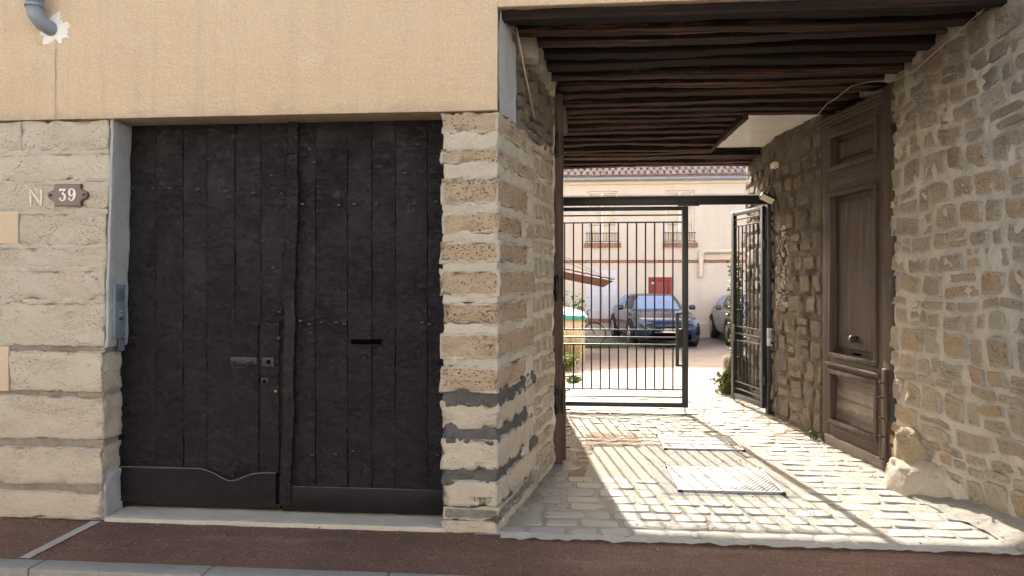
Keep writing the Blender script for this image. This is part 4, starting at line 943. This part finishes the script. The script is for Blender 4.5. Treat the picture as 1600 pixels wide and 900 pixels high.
MB().tube([(8.0, BY-.12, pA.z+.02), (pA.x+.1, BY-.12, pA.z), (pA.x+.02, BY-.12, pA.z-.03), (pA.x-.03, BY-.12, pA.z-.12), (pA.x-.05, BY-.12, bz(428)), (pA.x-.08, BY-.13, bz(431)), (pA.x-.12, BY-.14, bz(430))], .085, 12).build('drain_pipe', 'creampipe', ch, True)
MB().tube([(6.05, BY-.12, eave), (6.05, BY-.12, -.45)], .05, 10).build('drain_pipe', 'zinc', ch, True)
# tiled roof
mb = MB(); sl_ = math.tan(R(36)); rowd = .20
for r_ in range(9):
    y0 = BY-.30+r_*rowd; z0 = eave+.14+(r_*rowd)*sl_
    x = 3.0-6+(.11 if r_ % 2 else 0) - 2
    while x < 8.5:
        v = []
        for (yy, zz, rr) in ((y0, z0+.035, .095), (y0+rowd*1.25, z0+.03+rowd*1.25*sl_-.03, .08)):
            for a in range(5): an = math.pi*a/4; v.append((x+rr*math.cos(an), yy, zz+rr*.75*math.sin(an)))
        mb.add(v, [(a, a+1, a+6, a+5) for a in range(4)]+[(4, 3, 2, 1, 0)]); x += .215
tag(mb.build('roof_tiles', 'tile', ch), kind='stuff')
ry = BY+3.6; rz_ = eave+.12+3.9*sl_
mesh_obj('roof_slope', [(-9, BY-.30, eave+.12), (12, BY-.30, eave+.12), (12, ry, rz_), (-9, ry, rz_)], [(0, 1, 2, 3)], 'tile', ch)
mesh_obj('roof_slope', [(-9, ry, rz_), (12, ry, rz_), (12, BY+6.8, eave+.5), (-9, BY+6.8, eave+.5)], [(0, 1, 2, 3)], 'tile', ch)

# ---------------------------------------------------------------- courtyard things
# lean-to canopy
cn = thing('lean_to_roof', 'small tiled lean-to roof poking in from the left of the courtyard', 'canopy', (-1, 13.8, 0))
cA = at(955, 440, 13.8); cz0 = cA.z; ce = cA.x
mesh_obj('roof_deck', [(-4, 12.6, cz0+.95), (ce, 12.6, cz0+.02), (ce, 15, cz0+.02), (-4, 15, cz0+.95), (-4, 12.6, cz0+.83), (ce-.25, 12.6, cz0-.13), (ce-.25, 15, cz0-.13), (-4, 15, cz0+.83)],
         [(0, 1, 2, 3), (7, 6, 5, 4), (0, 4, 5, 1), (1, 5, 6, 2), (2, 6, 7, 3), (3, 7, 4, 0)], 'canopyunder', cn)
mb = MB()
for r_ in range(12):
    for k in range(11):
        x = ce+.03-r_*.22; z = cz0+.05+r_*.22*.22; y = 12.55+k*.22
        mb.add([(x, y, z), (x, y+.2, z), (x-.26, y+.2, z+.075), (x-.26, y, z+.075), (x, y+.1, z+.04), (x-.26, y+.1, z+.115)], [(0, 4, 5, 3), (4, 1, 2, 5), (0, 1, 4)])
tag(mb.build('roof_tiles', 'canopytile', cn), kind='stuff')
for y in (12.8, 14.8): box('post', 'canopyunder', cn, -2.1, -2.0, y-.05, y+.05, -.4, cz0+.4, r=.005)
for k in range(3):
    a = at(877, 398+k*9, 15); b = at(952, 436, 14.6)
    tag(MB().tube([a+Vector((-2.6, 0, .9)), a, b], .006, 5).build('overhead_wire', 'darkcable', None, True), ('highest', 'middle', 'lowest')[k]+' of three thin dark wires slanting down to the lean-to roof edge', 'wire', 'wires above the lean-to roof')
# storage box with teal cover
bn = thing('storage_box', 'beige slatted storage box under a white and teal cover at the left of the courtyard', 'box', (0, 10.7, 0))
b0, b1 = at(868, 520, 10.6).x-.3, at(914, 520, 10.6).x
zb0, zb1 = zg(10.7)-.02, at(900, 497, 10.6).z
xx = b0
while xx < b1-.02: box('slat', 'binbeige', bn, xx+.003, min(xx+.088, b1), 10.58, 10.61, zb0, zb1, r=.003); xx += .09
box('box_side', 'binbeige', bn, b1-.02, b1, 10.612, 11.5, zb0, zb1, r=.003); box('box_core', 'plinth', bn, b0, b1-.022, 10.612, 11.5, zb0, zb1-.02, r=.003)
t0 = zb1
mesh_obj('teal_cover', [(b0-.05, 10.52, t0-.03), (b1+.03, 10.52, t0-.03), (b1+.05, 10.5, t0+.03), (b0-.05, 10.5, t0+.13), (b1+.03, 11.5, t0+.05), (b0-.05, 11.5, t0+.16)], [(0, 1, 2, 3), (3, 2, 4, 5), (1, 4, 2)], 'teal', bn)
mesh_obj('white_cover', [(b0-.06, 10.49, t0+.10), (b1-.12, 10.49, t0+.055), (b1+.0, 10.55, t0+.065), (b1+.0, 11.5, t0+.10), (b0-.06, 11.5, t0+.36), (b0-.06, 10.9, t0+.30)], [(0, 1, 2, 5), (5, 2, 3, 4)], 'white', bn)
# bicycle
bc = thing('bicycle', 'bicycle parked behind the storage box against the house', 'bicycle', (0, 16.2, zg(16.2)), R(-8))
def wheel(x):
    mb = MB(); mb.tube([(x+.33*math.cos(6.2832*k/24), 0, .34+.33*math.sin(6.2832*k/24)) for k in range(25)], .018, 6, False); t_ = mb.build('tyre', 'tyre', bc, True, True)
    mb = MB(); mb.tube([(x+.305*math.cos(6.2832*k/24), 0, .34+.305*math.sin(6.2832*k/24)) for k in range(25)], .010, 5, False)
    for k in range(12): mb.tube([(x, 0, .34), (x+.3*math.cos(6.2832*k/12), 0, .34+.3*math.sin(6.2832*k/12))], .003, 3, False)
    mb.build('wheel_rim', 'rim', bc, True, True)
bx0 = at(930, 520, 16.2).x
bc.location.x = bx0-.03
wheel(0); wheel(-1.05)
MB().tube([(-1.05, 0, .34), (-.62, 0, .30), (-.75, 0, .82), (-.18, 0, .84), (0, 0, .34)], .017, 6).tube([(-.62, 0, .30), (-.2, 0, .78)], .017, 6).build('frame', 'darkplastic', bc, True, True)
MB().tube([(-.18, 0, .84), (-.2, 0, 1.0), (-.15, -.28, 1.03)], .012, 6).tube([(-.2, 0, 1.0), (-.15, .28, 1.03)], .012, 6).build('handlebar', 'iron', bc, True, True)
MB().rbox(-.88, -.62, -.06, .06, .90, .95, .02, .1).build('saddle', 'tyre', bc, True, True)
# plants
def plant(name, label, cat, base, rx, ry_, h, n, size, mats, seed, group=None, stems=10, blade=False):
    r = thing(name, label, cat, base, 0, group); rnd = random.Random(seed); bx3 = Vector(base)
    sm_ = MB(); tips = []
    for k in range(stems):
        a = rnd.uniform(0, 6.28); q = rnd.uniform(.2, 1); top_ = bx3+Vector((math.cos(a)*rx*q, math.sin(a)*ry_*q, h*rnd.uniform(.55, 1))); b = bx3+Vector((math.cos(a)*rx*.4*q, math.sin(a)*ry_*.4*q, -.02))
        mid = (b+top_)/2+Vector((rnd.uniform(-.03, .03), rnd.uniform(-.03, .03), .02)); sm_.tube([b, mid, top_], [.006, .004, .002], 4); tips.append((b, mid, top_))
    sm_.build('stem', 'stem', r)
    for mi, mt in enumerate(mats):
        mb = MB()
        for k in range(n//len(mats)):
            b, m2, t2 = tips[rnd.randrange(len(tips))]; t_ = rnd.random()**.7; p = b.lerp(m2, t_*2) if t_ < .5 else m2.lerp(t2, t_*2-1)
            p = p+Vector((rnd.gauss(0, rx*.18), rnd.gauss(0, ry_*.18), rnd.gauss(0, h*.05))); s_ = size*rnd.uniform(.5, 1.3)
            d = Vector((rnd.uniform(-1, 1), rnd.uniform(-1, 1), rnd.uniform(-.4, 1.2 if not blade else 3))).normalized(); u = d.cross(Vector((rnd.uniform(-1, 1), rnd.uniform(-1, 1), rnd.uniform(-1, 1)))).normalized()
            wd = s_*(.42 if not blade else .10)
            if blade: s_ *= 3
            mb.add([p, p+d*s_*.5+u*wd, p+d*s_, p+d*s_*.5-u*wd], [(0, 1, 2, 3)])
        tag(mb.build('foliage', mt, r), kind='stuff')
    return r
pA = at(893, 590, 8.6); plant('weed_clump', 'tall yellowing weeds in front of the storage box', 'weeds', (pA.x-.08, 9.6, zg(9.6)), .30, .3, .72, 900, .05, ('straw', 'leafy'), 1, stems=40, blade=True)
plant('weed_clump', 'low yellow green bush at the foot of the straw weeds', 'weeds', (at(888, 590, 8.8).x-.05, 8.8, zg(8.8)), .22, .2, .35, 700, .05, ('leafy', 'leaf'), 2, stems=24)
plant('weed_clump', 'dark green weeds in the gutter just behind the gate', 'weeds', (at(892, 615, 6.2).x, 6.5, -.05), .16, .12, .14, 500, .035, ('leaf',), 3, stems=14)
plant('shrub', 'leafy shrub rising behind the storage box', 'shrub', (at(888, 480, 12.2).x, 12.3, zg(12)), .42, .35, 1.45, 900, .07, ('leaf',), 4, stems=30)
plant('ivy', 'ivy climbing the wall end behind the open gate leaf', 'plant', (2.25, 5.66, -.03), .13, .07, 2.0, 1400, .05, ('leaf', 'leafy'), 5, stems=26)
plant('weed_clump', 'weeds around the rough guard stone', 'weeds', (2.12, 5.62, -.03), .22, .16, .34, 500, .045, ('leaf', 'leafy'), 6, stems=20)
plant('weed_clump', 'tiny green seedling at the foot of the brown door', 'weeds', (2.36, 2.80, 0), .05, .05, .08, 34, .03, ('leaf',), 7, stems=5)
plant('grass_patch', 'grass under the bicycle along the house', 'grass', (at(945, 540, 15).x, 15.2, zg(15)), 1.2, .5, .09, 2600, .03, ('leaf',), 8, stems=160, blade=True)

# ---------------------------------------------------------------- cars
def car(label, loc, rz, paint, plate):
    r = thing('parked_car', label, 'car', loc, rz, None)
    def B(mb, name, mat, par=r, sm_=True): return mb.build(name, mat, par, sm_, True)
    St = [(-2.36, .50, .30, .62), (-2.32, .68, .24, .72), (-2.18, .83, .21, .82), (-1.95, .91, .20, .90), (-1.5, .95, .20, .99), (-1.0, .96, .20, 1.06), (-.7, .96, .20, 1.09), (.2, .965, .20, 1.10), (1.2, .96, .20, 1.12), (1.9, .93, .21, 1.12), (2.25, .83, .26, 1.02), (2.36, .62, .34, .90)]
    v = []; f = []; prof = [(0, 0), (.86, 0), (.955, .12), (.99, .36), (1.0, .60), (.975, .80), (.90, .93), (.70, .985), (.35, 1.0), (0, 1.01)]
    ring = [(a, b) for a, b in prof]+[(-a, b) for a, b in prof[-2:0:-1]]; n = len(ring)
    for y, w_, z0, z1 in St: v += [(a*w_, y+.05*(1-abs(a))*(-1 if y < -2 else (1 if y > 2.2 else 0)), z0+b*(z1-z0)) for a, b in ring]
    for i in range(len(St)-1):
        for k in range(n): f.append((i*n+k, i*n+(k+1) % n, (i+1)*n+(k+1) % n, (i+1)*n+k))
    f += [tuple(range(n)), tuple((len(St)-1)*n+k for k in range(n))[::-1]]
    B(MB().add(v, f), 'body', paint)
    lv = [(1.02, -1.00, 2.16, .86), (1.16, -.79, 1.98, .82), (1.30, -.58, 1.66, .76), (1.43, -.38, 1.2, .68), (1.48, .22, .8, .50)]
    def cabring(z, ya, yb, w_, off=0): return [(x*(w_+off), (ya+yb)/2+yy*((yb-ya)/2+off), z) for x, yy in ((-.72, -1), (0, -1.03), (.72, -1), (.93, -.86), (1, -.5), (1, 0), (1, .5), (.9, .86), (.6, 1), (0, 1.02), (-.6, 1), (-.9, .86), (-1, .5), (-1, 0), (-1, -.5), (-.93, -.86))]
    v = []; f = []
    for l in lv: v += cabring(*l)
    for i in range(4):
        for k in range(16): f.append((i*16+k, i*16+(k+1) % 16, (i+1)*16+(k+1) % 16, (i+1)*16+k))
    f.append(tuple(64+k for k in range(16)))
    B(MB().add(v, f), 'cabin', paint)
    def patch(name, ks, i0=0, i1=3, mat='carglass', off=.012):
        vv = []; ff = []
        for l in lv[i0:i1+1]:
            c_ = cabring(*l, off=off); vv += [c_[k % 16] for k in ks]
        for i in range(i1-i0):
            for k in range(len(ks)-1): ff.append((i*len(ks)+k, i*len(ks)+k+1, (i+1)*len(ks)+k+1, (i+1)*len(ks)+k))
        return B(MB().add(vv, ff), name, mat)
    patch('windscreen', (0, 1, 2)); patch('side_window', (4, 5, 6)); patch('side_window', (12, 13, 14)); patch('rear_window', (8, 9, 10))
    for sx in (-1, 1):
        for sy in (-1.42, 1.45):
            wh = B(MB().tube([(sx*.76, sy, .36), (sx*.965, sy, .36), (sx*.975, sy, .36)], [.36, .36, .33], 24), 'wheel', 'tyre')
            B(MB().tube([(sx*.95, sy, .36), (sx*.98, sy, .36)], .24, 20), 'hubcap', 'rim', wh)
            B(MB().tube([(sx*.93, sy+.43*math.cos(R(a)), .36+.43*math.sin(R(a))) for a in range(0, 181, 15)], .045, 6), 'wheel_arch', 'tyre')
        # headlight: swept lens on the corner of the nose
        hl = [(sx*.38, -2.30, .70), (sx*.62, -2.235, .78), (sx*.84, -2.03, .86), (sx*.86, -2.06, .74), (sx*.70, -2.25, .65)]
        c_ = Vector((0, 0, 0))
        for p_ in hl: c_ += Vector(p_)/5
        B(MB().add([tuple(Vector(p_)+Vector((0, -.055, 0))) for p_ in hl]+[tuple(c_+Vector((0, -.09, .0)))], [(0, 1, 5), (1, 2, 5), (2, 3, 5), (3, 4, 5), (4, 0, 5)]), 'headlight', 'lamp', sm_=False)
        mr = B(MB().rbox(min(sx*.98, sx*1.16), max(sx*.98, sx*1.16), -.72, -.58, 1.02, 1.17, .05, .05), 'wing_mirror', paint)
    B(MB().rbox(-.58, .58, -2.405, -2.34, .27, .42, .03, .2), 'lower_grille', 'void'); B(MB().rbox(-.45, .45, -2.402, -2.35, .45, .50, .02, .2), 'grille_slot', 'silver' if not plate else 'darkplastic')
    np2 = B(MB().rbox(-.26, .26, -2.432, -2.41, .47, .58, .004, 9), 'number_plate', 'platewhite')
    B(MB().rbox(-.257, -.215, -2.4345, -2.431, .474, .576, .001, 9), 'country_band', 'plateblue', np2)
    if plate:
        cu = bpy.data.curves.new('plate_text', 'FONT'); cu.body = plate; cu.size = .098; cu.align_x = 'CENTER'; cu.extrude = .0008; cu.materials.append(M['inkblack'])
        tmp = bpy.data.objects.new('plate_text', cu); C.objects.link(tmp); bpy.context.view_layer.update()
        tm = bpy.data.meshes.new_from_object(tmp.evaluated_get(bpy.context.evaluated_depsgraph_get())); bpy.data.objects.remove(tmp); to = bpy.data.objects.new('plate_text', tm); C.objects.link(to); to.parent = np2; to.location = (.02, -2.434, .492); to.rotation_euler = (R(90), 0, 0)
    return r
ca = at(1028, 530, 16.9)
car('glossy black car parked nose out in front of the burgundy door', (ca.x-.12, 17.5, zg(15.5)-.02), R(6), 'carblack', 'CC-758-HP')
cb = at(1126, 520, 17.5)
car('grey car parked at the right, mostly hidden by the narrow gate leaf', (cb.x+1.05, 18.2, zg(17)-.01), R(-2), 'cargrey', None)

# ---------------------------------------------------------------- the sunlit house across the street, behind the viewer
oh = thing('opposite_house', 'cream rendered house across the street facing the garage doors', 'building', (0, -13, 0))
box('front_wall', 'oppwall', oh, -22, 22, -13.4, -13, -.13, 7.0, r=.01); box('roof', 'zinc', oh, -22, 22, -19, -12.8, 7.005, 7.3, r=.01)
for fl_ in (1.0, 4.4):
    for k in range(-6, 7):
        f_ = box('window', 'white', oh, k*3.2-.6, k*3.2+.6, -13.0, -12.96, fl_, fl_+2.0, r=.005)
        q = box('pane', 'window', f_, k*3.2-.5, k*3.2+.5, -12.958, -12.95, fl_+.1, fl_+1.9, r=.002); q.location = (0, 0, 0)

# ---------------------------------------------------------------- loose debris: leaf bits and grit along the wall feet and joints
rnd = random.Random(5)
for nm, mt, n_, sz in (('leaf_debris', 'debrisleaf', 900, .010), ('loose_grit', 'kerb', 900, .005)):
    mb = MB()
    for k in range(n_):
        q = rnd.random()
        if q < .3: y = rnd.uniform(.3, 3.9); x = (-.474+.192*y if y < 1.6 else -.16)+abs(rnd.gauss(0, .09))+.02; z = .014
        elif q < .55: y = rnd.uniform(-.2, 5.4); x = (2.53+flare(y, 0) if y < 1.5 else (2.45 if y < 2.8 else xw(y)))-abs(rnd.gauss(0, .10))-.04; z = .018
        elif q < .75: y = rnd.uniform(0, 5); x = rnd.uniform(-.2, 2.2); z = .016
        else: x = rnd.uniform(-3.8, 2.8); y = -.02-abs(rnd.gauss(0, .05)) if rnd.random() < .6 else rnd.uniform(-.6, -.03); z = .0
        if x < -.45 and y > -.02: continue
        a = rnd.uniform(0, 6.28); s_ = sz*rnd.uniform(.5, 1.6); c_, d_2 = math.cos(a)*s_, math.sin(a)*s_; h_ = rnd.uniform(.1, .8)*s_
        mb.add([(x-c_, y-d_2, z), (x+d_2*.5, y-c_*.5, z+h_*.3), (x+c_, y+d_2, z+h_), (x-d_2*.5, y+c_*.5, z+h_*.6), (x, y, z-.003)], [(0, 1, 2, 3), (0, 4, 1), (1, 4, 2), (2, 4, 3), (3, 4, 0)])
    tag(mb.build(nm, mt), {'leaf_debris': 'dry brown leaf bits scattered along the wall feet and paving', 'loose_grit': 'small pale grit scattered over paving and pavement'}[nm], 'debris', kind='stuff')
